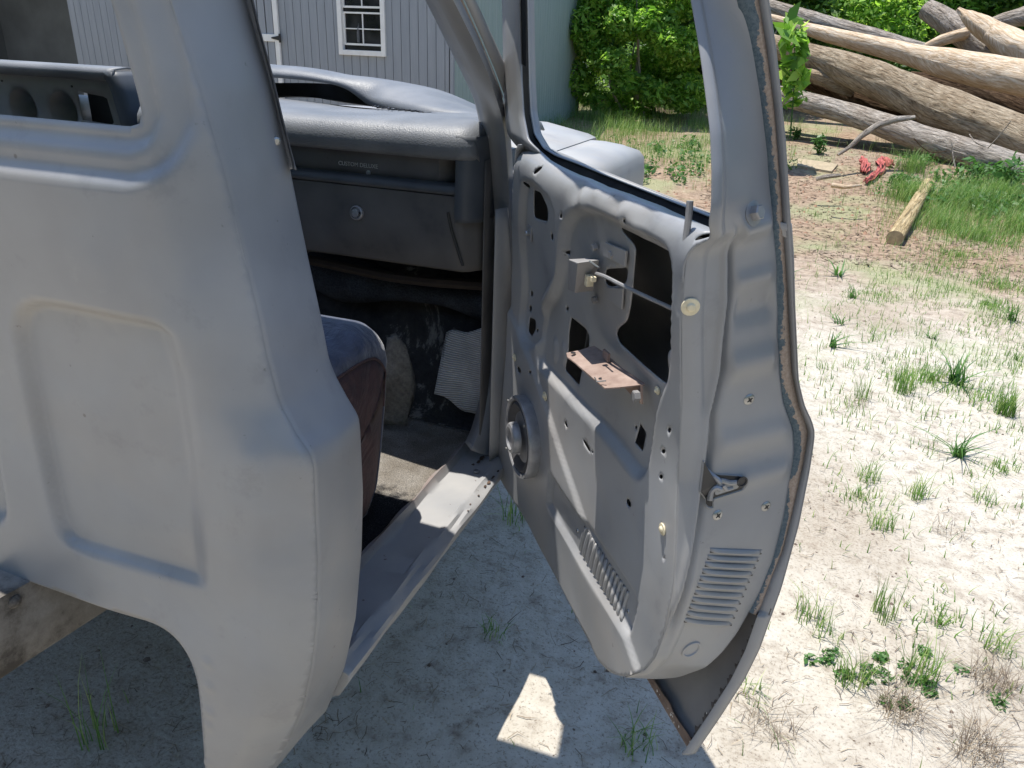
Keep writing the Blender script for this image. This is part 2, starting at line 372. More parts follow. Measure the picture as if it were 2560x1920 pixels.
M_barkd = m_bark('dark_bark', (.085, .055, .035), (.20, .14, .09))  # darkest brown of the bark colours
M_cut = m_plain('raw_wood_end', (.50, .38, .22), .9, sc=20, var=.35)
def m_siding(name, a, c):
    m, t, b = newmat(name); tc = nd(t, 'ShaderNodeTexCoord'); mp = nd(t, 'ShaderNodeMapping'); mp.inputs['Scale'].default_value = (6, 6, .5)
    t.links.new(tc.outputs['Object'], mp.inputs[0]); n = noise(t, 3, 6, .65, mp.outputs[0])
    r = ramp(t, n.outputs[0], [(.3, a), (.7, c)]); t.links.new(r.outputs[0], b.inputs['Base Color']); b.inputs['Roughness'].default_value = .8; bump(t, b, n.outputs[0], .4, .006); return m
M_siding = m_siding('blue_grey_siding', (.255, .275, .30), (.315, .335, .36))
M_siding2 = m_siding('green_grey_siding', (.28, .36, .34), (.36, .43, .41))
def m_glass():
    m, t, b = newmat('dark_window_glass'); b.inputs['Base Color'].default_value = (.02, .022, .025, 1); b.inputs['Roughness'].default_value = .08
    n = noise(t, 3, 3); r = ramp(t, n.outputs[0], [(.4, (.012, .013, .015)), (.7, (.05, .05, .052))]); t.links.new(r.outputs[0], b.inputs['Base Color']); return m
M_glass = m_glass()
def m_frame():
    m, t, b = newmat('dirty_frame_steel'); n = noise(t, 11, 7, .7); r = ramp(t, n.outputs[0], [(.36, (.07, .06, .05)), (.5, (.21, .19, .165)), (.7, (.32, .30, .27))])
    t.links.new(r.outputs[0], b.inputs['Base Color']); b.inputs['Roughness'].default_value = .8; bump(t, b, n.outputs[0], .4, .004); return m
M_frame = m_frame()

# ================================================================ GROUND
def gh(x, y):
    x = np.asarray(x, float); y = np.asarray(y, float)
    s = .075*np.maximum(0, y-8.5) + .10*np.exp(-((x-.6)/2.2)**2-((y-11.2)/1.0)**2)
    n = .010*np.sin(x*3.1+np.cos(y*2.3))*np.cos(y*2.7+x) + .006*np.sin(x*9+y*4)*np.sin(y*11-x*3)
    return s + n
def GP(px, py):
    z = 0.0
    for _ in range(40):
        p = PZ((px, py), z); z = .5*z+.5*float(gh(p[0], p[1]))
    return p
xs = np.concatenate([np.linspace(-60, -6, 28)[:-1], np.linspace(-6, 8, 141), np.linspace(8, 60, 28)[1:]])
ys = np.concatenate([np.linspace(-20, -1, 12)[:-1], np.linspace(-1, 20, 211), np.linspace(20, 90, 24)[1:]])
X, Y = np.meshgrid(xs, ys); Z = gh(X, Y)
g = grid('ground', np.stack([X, Y, Z], -1)[::1], M_ground); tag(g, kind='structure')

# ================================================================ PICKUP TRUCK
truck = empty('pickup_truck', (-1.3, 1.8, 0), 'grey primered bare pickup cab with its right door swung open', 'pickup truck')

# ---- back panel and right rear corner
CABX = -1.50
pairs = [((430,0),(612,0)),((455,80),(632,70)),((500,218),(676,218)),((560,430),(723,424)),((610,640),(767,640)),((653,815),(800,790)),
 ((667,884),(822,904)),((700,1006),(838,945)),((745,1088),(868,1000)),((775,1130),(896,1047)),((785,1160),(899,1072)),((789,1300),(906,1227)),
 ((795,1397),(903,1372)),((792,1552),(888,1545)),((778,1669),(860,1669)),((758,1766),(815,1776)),((731,1832),(768,1826)),((690,1905),(700,1900)),((660,1945),(655,1945)),((640,1975),(630,1975))]
pairs = [((418,-60),(597,-60)),((405,-130),(580,-130))][::-1] + pairs
seam = np.array([PY(a, .70) for a, b in pairs]); jamb = np.array([PY(b, .84) for a, b in pairs])
n_s = 260
arc = np.r_[0, np.cumsum(np.linalg.norm(np.diff(jamb, axis=0), axis=1))]; tt = np.linspace(0, arc[-1], n_s)
SM = np.stack([np.interp(tt, arc, seam[:, k]) for k in range(3)], 1); JM = np.stack([np.interp(tt, arc, jamb[:, k]) for k in range(3)], 1)
SM, JM = sm1(SM, 1), sm1(JM, 1)
seam_z, seam_x = SM[::-1, 2], SM[::-1, 0]
def backy(x, z):
    xs_ = np.interp(z, seam_z, seam_x)
    d = np.clip(1-(xs_-x)/.11, 0, 1)
    return .652 + .048*d**2.2 + .02*((x-CABX)/.8)**4*0
def onback(p):
    y = .66
    for _ in range(6):
        q = PY(p, y); y = float(backy(q[0], q[2]))
    return q[[0, 2]]
sb = [onback(p) for p in [(0,1430),(150,1478),(272,1520),(389,1556),(425,1578),(455,1608),(480,1650),(497,1705),(503,1770),(508,1850),(515,1920),(518,1975)]]
sb = np.array(sb)
seam2 = np.stack([seam[:, 0], seam[:, 2]], 1)
ztop = seam2[0, 1]
left = np.array([[-2.47, ztop], [-2.47, sb[0][1]]])
_sm = seam.copy()
outs = SM[:, [0, 2]].copy()
outline = np.vstack([outs, [[sb[-1][0], seam2[-1, 1]]], smooth_curve(sb[::-1], 70, 3), resample(np.array([sb[0], left[1]]), 30)[1:], resample(left[::-1], 60)[1:], resample(np.array([left[0], seam2[0]]), 60)[1:-1]])
wr = np.array([onback(p) for p in [(200,-100),(241,0),(268,95),(293,179),(322,295),(328,315),(318,324),(290,321),(0,297)]])
wl = wr.copy(); wl[:, 0] = 2*CABX-wl[:, 0]
wbot = wr[-1, 1]
win = np.vstack([wr[:-1], wl[:-1][::-1]])
win = rpoly(win, 220, 1)
pan = rpoly(np.array([onback(p) for p in [(70,748),(130,752),(200,766),(380,803),(440,818),(468,850),(490,950),(515,1200),(536,1440),(530,1478),(500,1468),(190,1376),(150,1352),(130,1290),(110,1200),(60,960),(28,830),(35,770)]]), 90, 3)
pan_r = np.array([onback(p) for p in [(536,1478),(515,1200),(490,950),(450,815),(445,760)]])
pan2 = pan.copy(); pan2[:, 0] = 2*CABX - pan2[:, 0]
midp = rpoly(np.array([[-.985+.0, .0]]*1+[[0, 0]]*0) if False else np.array([onback(p) for p in [(-60,715),(-140,700),(-140,1280),(-60,1300),(0,1318),(22,1310),(25,1290),(5,1200),(-40,900)]]), 60, 3)
def backfn(P):
    x, z = P[:, 0], P[:, 1]
    y = backy(x, z)
    xs9 = np.interp(z, seam_z, seam_x); x = np.where(xs9-x < .003, x, x)
    dw = sdist(P, win)
    y = y + .012*(1-ss(.016, .028, dw)) + .012*(1-ss(.048, .062, dw))
    dp = sdist(P, pan); xr_ = np.interp(z, pan_r[:, 1], pan_r[:, 0]); f = .10+.90*ss(xr_-.004, xr_-.045, x)
    y = y + .014*(1-ss(-.011, .0015, dp))*f
    dp = sdist(P, pan2); y = y + .018*(1-ss(-.015, .001, dp))
    dp = sdist(P, midp); y = y + .018*(1-ss(-.015, .001, dp))
    y += .0015*np.sin(x*17+z*9)*np.sin(z*13-x*5)       # worked sheet metal is never quite flat
    fs = ss(.0, .03, np.interp(z, seam_z, seam_x)-x)
    for bx, bz, r, h in dents: y += fs*h*np.exp(-((x-bx)**2+(z-bz)**2)/r**2)
    y -= .003*fs*np.exp(-((x-np.interp(z, seam_z, seam_x)+.055)/.02)**2)
    return np.stack([x, y, z], 1)
dents = []
for (px, py, r, h) in [(70,785,.006,.0012),(148,800,.006,.0012),(195,812,.006,.0012),(258,825,.007,.0014),(520,1655,.008,-.003),(525,1715,.008,-.003),(525,1780,.008,-.003),(522,1815,.007,-.003),(518,1905,.007,-.003),(280,1450,.006,.0015),(365,1505,.006,.0015),(490,125,.02,.006),(725,1073,.02,-.006)]:
    q = onback((px, py)); dents.append((q[0], q[1], r, h))
back = sheet('back_panel', outline, [win], .0068, backfn, M_primer, truck, .0015, 1)
hole = onback((484, 108))

# corner panel: seam -> side -> jamb -> return flange
def interp_rows(A, n): return resample(A, n)
rows = []
for i in range(n_s):
    a, b = SM[i], JM[i]; r = []
    r.append(a + np.array([-.014, .010, 0]))
    r.append(a + np.array([-.0005, -.0005, 0]))
    for t in np.linspace(0, 1, 16):
        p = a*(1-t)+b*t; p = p + np.array([.006*math.sin(math.pi*t), 0, 0]); r.append(p)
    r.append(b+np.array([-.004, .006, 0])); r.append(b+np.array([-.05, .010, 0])); r.append(b+np.array([-.06, .03, 0]))
    rows.append(r)
grid('corner_panel', rows, M_primer, truck, .0015, 0, angle=50)

# inner side of the pillar behind the jamb (dark trim)
rows = []
for i in range(0, n_s, 6):
    b = JM[i]; rows.append([b+np.array([-.062, .028, 0]), b+np.array([-.085, -.02, 0]), b+np.array([-.10, -.10, 0])])
grid('pillar_trim', rows, M_dash, truck, .002)

# small marks in the panel: a puncture low on the pillar, specks and a scratch
bb = BVHTree.FromPolygons([v.co[:] for v in back.data.vertices], [p.vertices[:] for p in back.data.polygons])
for nm, px, py, a_, b_, rot in [('puncture', 482, 108, .0065, .0035, .8), ('puncture', 489, 115, .004, .003, .2), ('paint_speck', 148, 782, .0025, .0015, 0), ('scratch', 612, 1627, .011, .0012, .35), ('paint_speck', 544, 1596, .003, .0012, .3), ('scratch', 264, 1040, .0008, .008, .1), ('paint_speck', 420, 1540, .002, .0015, 0), ('paint_speck', 230, 1495, .002, .0016, 0), ('paint_speck', 24, 578, .0022, .0030, .4)]:
    r_ = bb.ray_cast(Vector(CP), Vector(ray(px, py)).normalized())
    if r_[0] is None: continue
    p = np.array(r_[0]); nn = np.array(r_[1]); nn = nn if nn[1] < 0 else -nn; t_ = np.cross(nn, (0, 0, 1.)); t_ /= np.linalg.norm(t_); b3_ = np.cross(t_, nn)
    V = [p+nn*.0008+(t_*(a_*math.cos(q)*math.cos(rot)-b_*math.sin(q)*math.sin(rot))+b3_*(a_*math.cos(q)*math.sin(rot)+b_*math.sin(q)*math.cos(rot)))*random.uniform(.7, 1.2) for q in np.linspace(0, 2*math.pi, 11)[:-1]]
    MB().add(V, [tuple(range(10))]).build(nm, M_dark, back)
# ---- drip rail over the door opening
dr_o = np.array([PY(p, .84) for p in [(600,-100),(627,0),(641,62),(660,130),(678,196),(700,290),(716,352),(729,405),(731,420)]])
dr_i = np.array([PY(p, .84) for p in [(575,-100),(601,0),(613,50),(637,140),(658,225),(676,300),(700,380),(716,420),(720,424)]])
A, B = smooth_curve(dr_i, 60), smooth_curve(dr_o, 60)
rows = []
for i in range(60):
    a, b = A[i], B[i]; d = b-a
    rows.append([a+np.array([0, -.004, 0]), a+d*.18+np.array([.002, .004, 0]), a+d*.45+np.array([.004, .006, 0]), a+d*.62+np.array([.010, -.003, 0]), a+d*.85+np.array([.013, -.010, 0]), b+np.array([.013, -.012, 0]), b+np.array([.004, -.004, 0])])
dr = grid('drip_rail', rows, M_primer, truck, .0012, 0, angle=30)
A2 = []
for i in range(60): A2.append([A[i]+(B[i]-A[i])*.2+np.array([.004, .003, 0]), A[i]+(B[i]-A[i])*.5+np.array([.006, .0035, 0])])
grid('dark_groove', A2, M_skin, dr)
p = PY((690, 352), .82); 
MB().prof(p, (.8, -.6, 0), [(.005, 0), (.005, .003), (.003, .004)], 8).build('screw', M_steel, dr)
MB().box(PY((693, 378), .83), (.012, .006, .032)).build('rail_clip', M_primer, dr, bev=.002)

# ---- roof, left side, headliner (out of frame, they cast the cab's shade)
RZ = CAMZ+.285
rows = []
for yy in np.linspace(.72, 1.372, 10):
    r = []
    for xx in np.linspace(-2.31, -.69, 30):
        k = abs((xx-CABX)/.81); r.append((xx, yy, RZ + .015*(1-k**2) - .02*max(0, k-.9)*10*0 - .03*ss(.93, 1, k)))
    rows.append(r)
grid('roof', rows, M_primer, truck, .03, 1)
mb = MB()
mb.box((-2.48, 1.20, .80), (.05, 1.1, 1.05)); mb.box((-2.45, .76, 1.5), (.06, .12, .5))
mb.tube([(-2.42, 1.85, 1.33), (-2.31, 1.37, RZ)], .025, 8); mb.tube([(-2.36, .75, RZ-.03), (-2.32, 1.37, RZ)], .025, 8)
mb.build('left_side', M_primer, truck, bev=.004)
mb = MB(); mb.box((CABX, .715, RZ-.0), (1.70, .06, .06)); mb.build('rear_header', M_primer, truck, bev=.01)
rr = np.array([[-.675, .80, RZ-.045], [-.675, 1.0, RZ-.03], [-.68, 1.2, RZ-.02], [-.69, 1.372, RZ-.01]])
mb = MB(); mb.tube(smooth_curve(rr, 12), .022, 8); mb.build('roof_rail', M_primer, truck, smooth=True)
# upper half of the jamb pillar up to the roof
b0 = JM[0]
grid('pillar_top', [[b0+np.array([-.03, -.14, 0]), b0, b0+np.array([-.06, .02, 0])], [np.array([-.72, .72, RZ-.02]), np.array([-.69, .84, RZ-.02]), np.array([-.74, .86, RZ-.02])]], M_primer, truck, .004)

# ---- windshield pillar (A pillar): slanted upper, curved down to the hinge pillar
def curve_px(pts, fn, n=60, it=2): return smooth_curve(np.array([fn(p) for p in pts]), n, it)
AXi = -.66
def onA(p): return PX(p, -.66)
L0 = [(1037,-80),(1085,0),(1136,105),(1175,185),(1204,249),(1216,300),(1226,389),(1236,520),(1241,645),(1240,750),(1235,831),(1228,930),(1215,1015),(1195,1090),(1178,1125)]
L1 = [(1050,-80),(1097,0),(1150,105),(1195,195),(1228,265),(1240,310),(1247,389),(1253,520),(1256,645),(1257,750),(1255,831),(1250,930),(1243,1015),(1232,1090),(1222,1140)]
L2 = [(1085,-80),(1133,0),(1180,95),(1222,190),(1252,280),(1262,330),(1268,400),(1274,520),(1279,645),(1280,750),(1279,860),(1276,930),(1268,1015),(1262,1090),(1256,1170)]
a0 = curve_px(L0, lambda p: PX(p, -.66), 90); a1 = curve_px(L1, lambda p: PX(p, -.635), 90); a2 = curve_px(L2, lambda p: PX(p, -.60), 90)
rows = []
for i in range(90):
    rows.append([a0[i]+np.array([-.03, .03, 0]), a0[i], a0[i]*.5+a1[i]*.5+np.array([.003, -.003, 0]), a1[i], a1[i]*.5+a2[i]*.5, a2[i], a2[i]+np.array([.0, .03, 0])])
ap = grid('windshield_pillar', rows, M_primer, truck, .002, 0, angle=40)
w1 = [(1093,-80),(1140,0),(1190,110),(1232,215),(1256,275)]; w2 = [(1118,-80),(1162,0),(1206,98),(1240,180),(1262,240)]; w3 = [(1142,-80),(1188,0),(1226,82),(1258,152),(1280,205)]
c1 = curve_px(w1, lambda p: PX(p, -.60), 40); c2 = curve_px(w2, lambda p: PX(p, -.60), 40); c3 = curve_px(w3, lambda p: PX(p, -.60), 40)
grid('seal_strip', [[c1[i]+np.array([-.004, 0, 0]), c2[i]+np.array([-.004, 0, 0])] for i in range(40)], M_strip, ap)
grid('pillar_flange', [[c2[i], c2[i]*.5+c3[i]*.5+np.array([.006, 0, 0]), c3[i], c3[i]+np.array([-.01, .02, 0])] for i in range(40)], M_primer, ap, .0015, 0)
mb = MB(); mb.tube([(-.69, 1.372, RZ-.01), (-.63, 1.46, CAMZ+.17), PX((1110, -80), -.62)+0], .022, 8); mb.build('pillar_top', M_primer, truck, smooth=True)
# windshield header
mb = MB(); mb.box((CABX, 1.355, RZ+.005), (1.64, .035, .05)); mb.build('windshield_header', M_primer, truck, bev=.01)
# hinge pillar face further forward, behind the door's front edge
rows = []
for z in np.linspace(.555, 1.20, 20): rows.append([(-.62, 1.60, z), (-.60, 1.66, z), (-.58, 1.74, z), (-.56, 1.80, z)])
grid('hinge_pillar', rows, M_primer, truck, .002)

# ---- sill
ys_ = np.linspace(.845, 1.80, 70)
prof = [(-.76, .530), (-.724, .530), (-.716, .562), (-.708, .566), (-.699, .548), (-.69, .546), (-.66, .549), (-.614, .550), (-.607, .554), (-.599, .554), (-.593, .548), (-.582, .546), (-.577, .541), (-.580, .525), (-.60, .49), (-.66, .45), (-.72, .44)]
rows = [[(x + .0015*math.sin(y*23+k), y, z + (.0015*math.sin(y*31+k*2) if k > 2 else .004*math.sin(y*40))) for k, (x, z) in enumerate(prof)] for y in ys_]
def m_sill():
    m, t, b = newmat('worn_sill_paint'); n1 = noise(t, 7, 5, .5); r = ramp(t, n1.outputs[0], [(.32, (.27, .275, .285)), (.68, (.35, .345, .34))])
    n2 = noise(t, 48, 5, .65); r2 = ramp(t, n2.outputs[0], [(.68, (0, 0, 0)), (.70, (1, 1, 1))])
    tc = nd(t, 'ShaderNodeTexCoord'); sep = nd(t, 'ShaderNodeSeparateXYZ'); t.links.new(tc.outputs['Object'], sep.inputs[0])
    c = mix(t, r.outputs[0], (.10, .06, .045), r2.outputs[0])
    # rust line where the inner lip meets the carpet
    mr = nd(t, 'ShaderNodeMapRange'); mr.inputs[1].default_value = -.697; mr.inputs[2].default_value = -.712; t.links.new(sep.outputs[0], mr.inputs[0])
    n3 = noise(t, 30, 4, .6); mm = nd(t, 'ShaderNodeMath', operation='MULTIPLY'); t.links.new(n3.outputs[0], mm.inputs[0]); t.links.new(mr.outputs[0], mm.inputs[1])
    c = mix(t, c, (.16, .085, .055), mm.outputs[0]); t.links.new(c, b.inputs['Base Color']); b.inputs['Roughness'].default_value = .4
    bump(t, b, n2.outputs[0], .15, .002); return m
M_sill = m_sill()
sill = grid('sill', rows, M_sill, truck, .002, 0, angle=40)
mk('end_cap', rows[0][2:], [tuple(range(len(rows[0])-2))], M_sill, sill, False)
M_pit = m_rust('rust_pit', (.03, .018, .012), (.10, .06, .04))
# rust holes eaten along the outer weld seam
mb = MB()
for (px, py, a, b) in [(1232,1195,.010,.004),(1222,1208,.008,.005),(1213,1217,.007,.003),(1196,1240,.004,.003),(1176,1262,.004,.002),(1170,1278,.003,.002),(1245,1180,.006,.003),(1204,1147,.012,.007),(1196,1156,.009,.005),(1183,1163,.006,.004)]:
    q = PZ((px, py), .5535 if px > 1190 and py < 1170 else .5485)
    k = len(mb.v); V = [q+np.array([b*math.cos(t)*random.uniform(.6, 1.3), a*math.sin(t)*random.uniform(.6, 1.3), 0]) for t in np.linspace(0, 2*math.pi, 9)[:-1]]
    V = [v+np.array([0, 0, .002]) for v in V]; MB().add(V, [tuple(range(8))]).build('rust_hole', M_pit, sill)
q = PZ((1191, 1179), .5515); MB().prof(q, (0, 0, 1), [(.0085, 0), (.0085, .0025), (.006, .004), (.0055, .0015), (.0, .0015)], 20).build('grommet', M_spkmet, sill, smooth=True)

# ---- floor, toe board, footwell
FZ = .548
def floorz(x, y):
    z = FZ + .012*np.sin(x*9+y*5)*np.sin(y*7)
    z = z + .20*np.exp(-((x-CABX)/.22)**2)          # gearbox tunnel
    t = np.clip((y-1.72)/.36, 0, 1); z = z + .55*t**1.5
    return z
xs_f = np.linspace(-2.44, -.705, 70); ys_f = np.linspace(.90, 2.1, 80)
Xf, Yf = np.meshgrid(xs_f, ys_f)
grid('floor_carpet', np.stack([Xf, Yf, floorz(Xf, Yf)], -1)[:56], M_carpet, truck, .006, 1)
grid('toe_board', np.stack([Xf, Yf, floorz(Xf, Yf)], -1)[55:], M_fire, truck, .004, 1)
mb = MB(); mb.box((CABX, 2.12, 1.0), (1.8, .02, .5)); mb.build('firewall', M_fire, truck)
# kick panel with ribbed mat, drooping insulation
kp = [PX(p, -.735) for p in [(1236,560),(1240,1010),(1200,1100),(1060,1010),(1020,560)]]
rows = [[(-.655, 1.62, z), (-.665, 1.72, z), (-.68, 2.0, z), (-.72, 2.11, z)] for z in np.linspace(.56, 1.3, 12)]
kick = grid('kick_panel', rows, M_dash, truck, .003)
tl, tr, br, bl = PY((1118, 832), 1.80), PY((1240, 822), 1.76), PY((1225, 1052), 1.74), PY((1086, 985), 1.72)
rows = []
for i in range(20):
    s = i/19; r = []
    for j in range(12):
        t_ = j/11; p = (tl*(1-t_)+tr*t_)*(1-s)+(bl*(1-t_)+br*t_)*s
        p = p + np.array([-.012*math.sin(math.pi*t_)+.01*s*math.sin(5*t_), 0, .006*math.sin(t_*9)]); r.append(p)
    rows.append(r)
grid('ribbed_mat', rows, M_rib, truck, .004)
# insulation roll hanging below the dash, and the grey carpet flap beside the seat
ins = [PY(p, 1.86) for p in [(770,665),(860,700),(960,712),(1050,735),(1140,745),(1236,760)]]
mb = MB(); mb.tube(smooth_curve(np.array(ins), 30), .045+.02*np.sin(np.linspace(0, 7, 30)), 12)
mb.build('dash_insulation', m_carpet('blue_black_felt', (.035, .042, .055), (.08, .09, .105), 200), truck, smooth=True)
ins = [PY(p, 1.75) for p in [(775,650),(860,668),(960,690),(1080,705),(1236,715)]]
mb = MB(); mb.tube(smooth_curve(np.array(ins), 24), .014, 8); mb.build('wiring_loom', m_plain('loom_brown', (.035, .025, .02), .8), truck, smooth=True)
flap = []
for s in np.linspace(0, 1, 16):
    a = np.array([1020, 925])*(1-s)+np.array([985, 1080])*s; b = np.array([970, 850])*(1-s)+np.array([930, 1080])*s
    c = np.array([1000, 838])*(1-s)+np.array([1000, 1085])*s
    flap.append([PY((968-25*s, 845+215*s), 1.64), PY((992-10*s, 836+225*s), 1.65), PY((1014+8*math.sin(3*s), 862+200*s), 1.66), PY((1022+14*math.sin(4*s), 900+165*s), 1.68)])
grid('carpet_flap', flap, M_mat, truck, .004)

# ---- seat
def seat():
    root = mk('seat', [(0, 0, 0)], [], None, truck) if False else None
    # bench cushion: rounded box from x=-1.95 to -.80, y .86..1.40, z .6..1.0
    xR, yF, zT = -.752, 1.372, CAMZ-.560
    rows = []
    for x in np.concatenate([np.linspace(-2.30, -.90, 28), np.linspace(-.89, xR, 14)]):
        k = max(0, (x-(xR-.08))/.08); inset = .045*(1-math.sqrt(max(0, 1-k*k)))
        yf = yF-.075*(1-math.sqrt(max(0, 1-(k*.98)**2)))
        r = []
        for (yy, zz) in [(.80, .60), (yf-.10, .60), (yf-.06, .64), (yf-.035, .72), (yf-.012, .82), (yf, .90), (yf+.003, .93), (yf-.004, .955), (yf-.018, .972), (yf-.04, zT+0), (yf-.10, zT+.008), (yf-.20, zT+.008), (yf-.35, zT), (.86, zT-.005), (.80, zT)]:
            r.append((x, yy, zz - (inset if zz > .9 else 0)))
        rows.append(r)
    cu = grid('seat', rows, M_seat, truck, .004, 0)
    r0 = np.array(rows[-1]); cen = np.array([xR, 1.15, .78])
    side = []
    for s in np.linspace(0, 1, 10):
        side.append([p*(1-s)+(cen*np.array([1, 1, 1]))*s + np.array([.018*math.sin(math.pi*min(1, s*1.5)/1.0*.6), 0, 0]) for p in r0])
    grid('seat_side', side, M_seatside, cu, .002)
    mb = MB(); mb.tube(smooth_curve(r0[4:], 40), .0035, 8); mb.build('piping', M_seatside, cu, smooth=True)
    rows = []
    for x in np.linspace(-2.30, -.83, 20):
        rows.append([(x, .80, .98), (x, .90, .985), (x, .87, 1.1), (x, .80, 1.33), (x, .76, 1.34), (x, .74, 1.0)])
    grid('seat_back', rows, M_seat, cu, .004)
seat()

# ---- dashboard
XR = -.665
dp = [(1.70, .985), (1.625, .995), (1.60, 1.005), (1.598, 1.02), (1.585, 1.08), (1.577, 1.14), (1.585, 1.185)]
def dash_rows(pr, x0, x1, n, sag=0, fn=None):
    rows = []
    for x in np.linspace(x0, x1, n):
        k = ss(x1-.06, x1, x)
        rows.append([(x, y+.05*k*k, z-sag*k) for y, z in pr])
    return rows
XL = -1.60
dash = grid('dashboard', dash_rows([(1.72, 1.045), (1.66, 1.040), (1.622, 1.040), (1.612, 1.046), (1.606, 1.062), (1.598, 1.10), (1.593, 1.15), (1.592, 1.19), (1.594, 1.219), (1.600, 1.223)], XL, XR-.0, 60), M_dash, truck, .003, 0, angle=35)
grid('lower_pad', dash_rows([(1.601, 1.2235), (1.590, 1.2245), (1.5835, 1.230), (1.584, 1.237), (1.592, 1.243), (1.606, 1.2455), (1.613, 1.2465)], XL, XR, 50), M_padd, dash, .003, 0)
grid('badge_panel', dash_rows([(1.609, 1.244), (1.611, 1.262), (1.609, 1.296), (1.603, 1.303)], XL, XR-.055, 40), M_dash, dash, .003, 0, angle=35)
padp = [(1.614, 1.300), (1.592, 1.301), (1.580, 1.304), (1.574, 1.311), (1.573, 1.328), (1.576, 1.343), (1.588, 1.359), (1.610, 1.369), (1.65, 1.373), (1.75, 1.374), (1.86, 1.371), (1.98, 1.362), (2.06, 1.35)]
rows = []
for x in np.linspace(XL+.02, XR, 90):
    k = max(0, (x-(XR-.05))/.05); r = []
    for j, (y, z) in enumerate(padp):
        yy = y+.035*(1-math.sqrt(max(0, 1-k*k))) if j < 8 else y
        zz = z-.03*(1-math.sqrt(max(0, 1-k*k)))*(1 if j > 3 else 0)
        r.append((x, yy+.02*(x+1.1)*0, zz+.006*math.sin(x*7)*(j > 7)))
    rows.append(r)
pad = grid('dash_pad', rows, M_pad, dash, .004, 0)
# vertical end cheek of the pad, right next to the pillar
rows = []
ck = [PX(p, XR) for p in [(1190,338),(1226,330),(1232,420),(1238,530),(1205,545),(1180,520),(1165,440)]]
rows = [[(XR-.055, 1.60, z), (XR-.045, 1.578+.004*math.sin(z*30), z), (XR-.02, 1.585, z), (XR+.005, 1.61, z), (XR+.006, 1.75, z)] for z in np.linspace(1.165, 1.352, 16)]
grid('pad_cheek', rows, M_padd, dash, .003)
# raised rear hump with the dark defroster slot under it
hump = [(672-60,160),(672,166),(730,170),(800,180),(850,192),(900,196),(960,205),(1000,212),(1060,224),(1100,236),(1150,258),(1190,276),(1210,287),(1222,296)]
foot = [(672-60,228),(694,232),(760,246),(830,252),(880,262),(920,262),(960,266),(1000,272),(1060,281),(1100,285),(1150,289),(1190,292),(1208,294),(1220,298)]
H_ = curve_px(hump, lambda p: PY(p, 2.02), 60, 3); Ft = curve_px(foot, lambda p: PZ(p, 1.372), 60, 2)
slot_lo = curve_px([(612,240),(690,239),(740,240),(800,246),(850,256),(900,264),(925,266)], lambda p: PZ(p, 1.374), 40, 2)
slot_hi = curve_px([(612,192),(690,194),(760,200),(820,208),(860,218),(880,230),(905,252),(925,266)], lambda p: PY(p, 1.97), 40, 2)
rows = []
hs = []
for i in range(60):
    h, f = H_[i], Ft[i]
    u = i/59
    xk = h[0]
    # front face of the hump: from slot top edge (left) or pad foot (right) up and over to the windshield
    if u < .58:
        j = int(np.argmin(abs(slot_hi[:, 0]-h[0]))); lo = slot_hi[j]
    else: lo = f
    top = h
    rows.append([lo, lo*.7+top*.3+np.array([0, -.012, .004]), lo*.35+top*.65+np.array([0, -.010, .006]), top, top+np.array([0, .05, .001]), top+np.array([0, .12, -.015])])
rows = [r for r in rows]
R_ = np.array(rows); 
for k in range(3):
    R_[1:-1] = .25*R_[:-2]+.5*R_[1:-1]+.25*R_[2:]
grid('dash_hump', R_, M_pad, dash, .004, 0)
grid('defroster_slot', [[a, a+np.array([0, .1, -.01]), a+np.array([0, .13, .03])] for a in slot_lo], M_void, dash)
# torn flap of vinyl in front of the hump
fl = [PY(p, 2.0) for p in [(945,268),(948,252),(962,244),(980,248),(998,262),(1002,270)]]
mb = MB(); mb.tube(smooth_curve(np.array(fl), 16), .0035, 6); mb.build('torn_vinyl', M_pad, dash, smooth=True)
ckl = smooth_curve(np.array([PZ(p, 1.374) for p in [(930,266),(960,271),(1000,276),(1030,277),(1060,283),(1100,287),(1150,291),(1195,294)]]), 60, 1)
ckl[:, 1] += .008*np.sin(np.arange(60)*1.9)+.006*np.sin(np.arange(60)*.7); ckl[:, 2] += .001
MB().tube(ckl, .0022, 5).build('vinyl_crack', M_black, dash)
# glovebox lock, seam strap, badge letters
q = PY((892, 532), 1.588); MB().prof(q, (0, -1, .12), [(.017, -.004), (.017, .004), (.0145, .006), (.0125, .003), (.011, .003)], 24).prof(q+np.array([0, -.004, .0]), (0, -1, .12), [(.0095, 0), (.0095, .005), (.007, .006)], 20).build('glovebox_lock', M_spkmet, dash, smooth=True)
MB().box(PY((894, 532), 1.582), (.014, .004, .0035)).build('lock_slot', M_black, dash)
st = curve_px([(1120,530),(1128,570),(1140,610),(1153,650),(1158,664)], lambda p: PY(p, 1.590), 20, 2)
mb = MB(); mb.tube(st+np.array([0, -.001, 0]), .0035, 6); mb.build('panel_gap', M_black, dash, smooth=True)
def text(body, p, size, mat, parent, nm, rot=(math.radians(90), 0, 0), ext=.0006, sx=1):
    cu = bpy.data.curves.new(nm, 'FONT'); cu.body = body; cu.size = size; cu.extrude = ext; cu.align_x = 'LEFT'; cu.offset = .0
    o = bpy.data.objects.new('tmp', cu); COL.objects.link(o); o.rotation_euler = rot; o.location = tuple(p); o.scale = (sx, 1, 1)
    bpy.context.view_layer.update()
    me = bpy.data.meshes.new_from_object(o.evaluated_get(bpy.context.evaluated_depsgraph_get())); me.transform(o.matrix_world); bpy.data.objects.remove(o)
    me.materials.clear(); me.materials.append(mat); o = bpy.data.objects.new(nm, me); COL.objects.link(o); o.parent = parent; return o
q = PY((846, 412), 1.608)
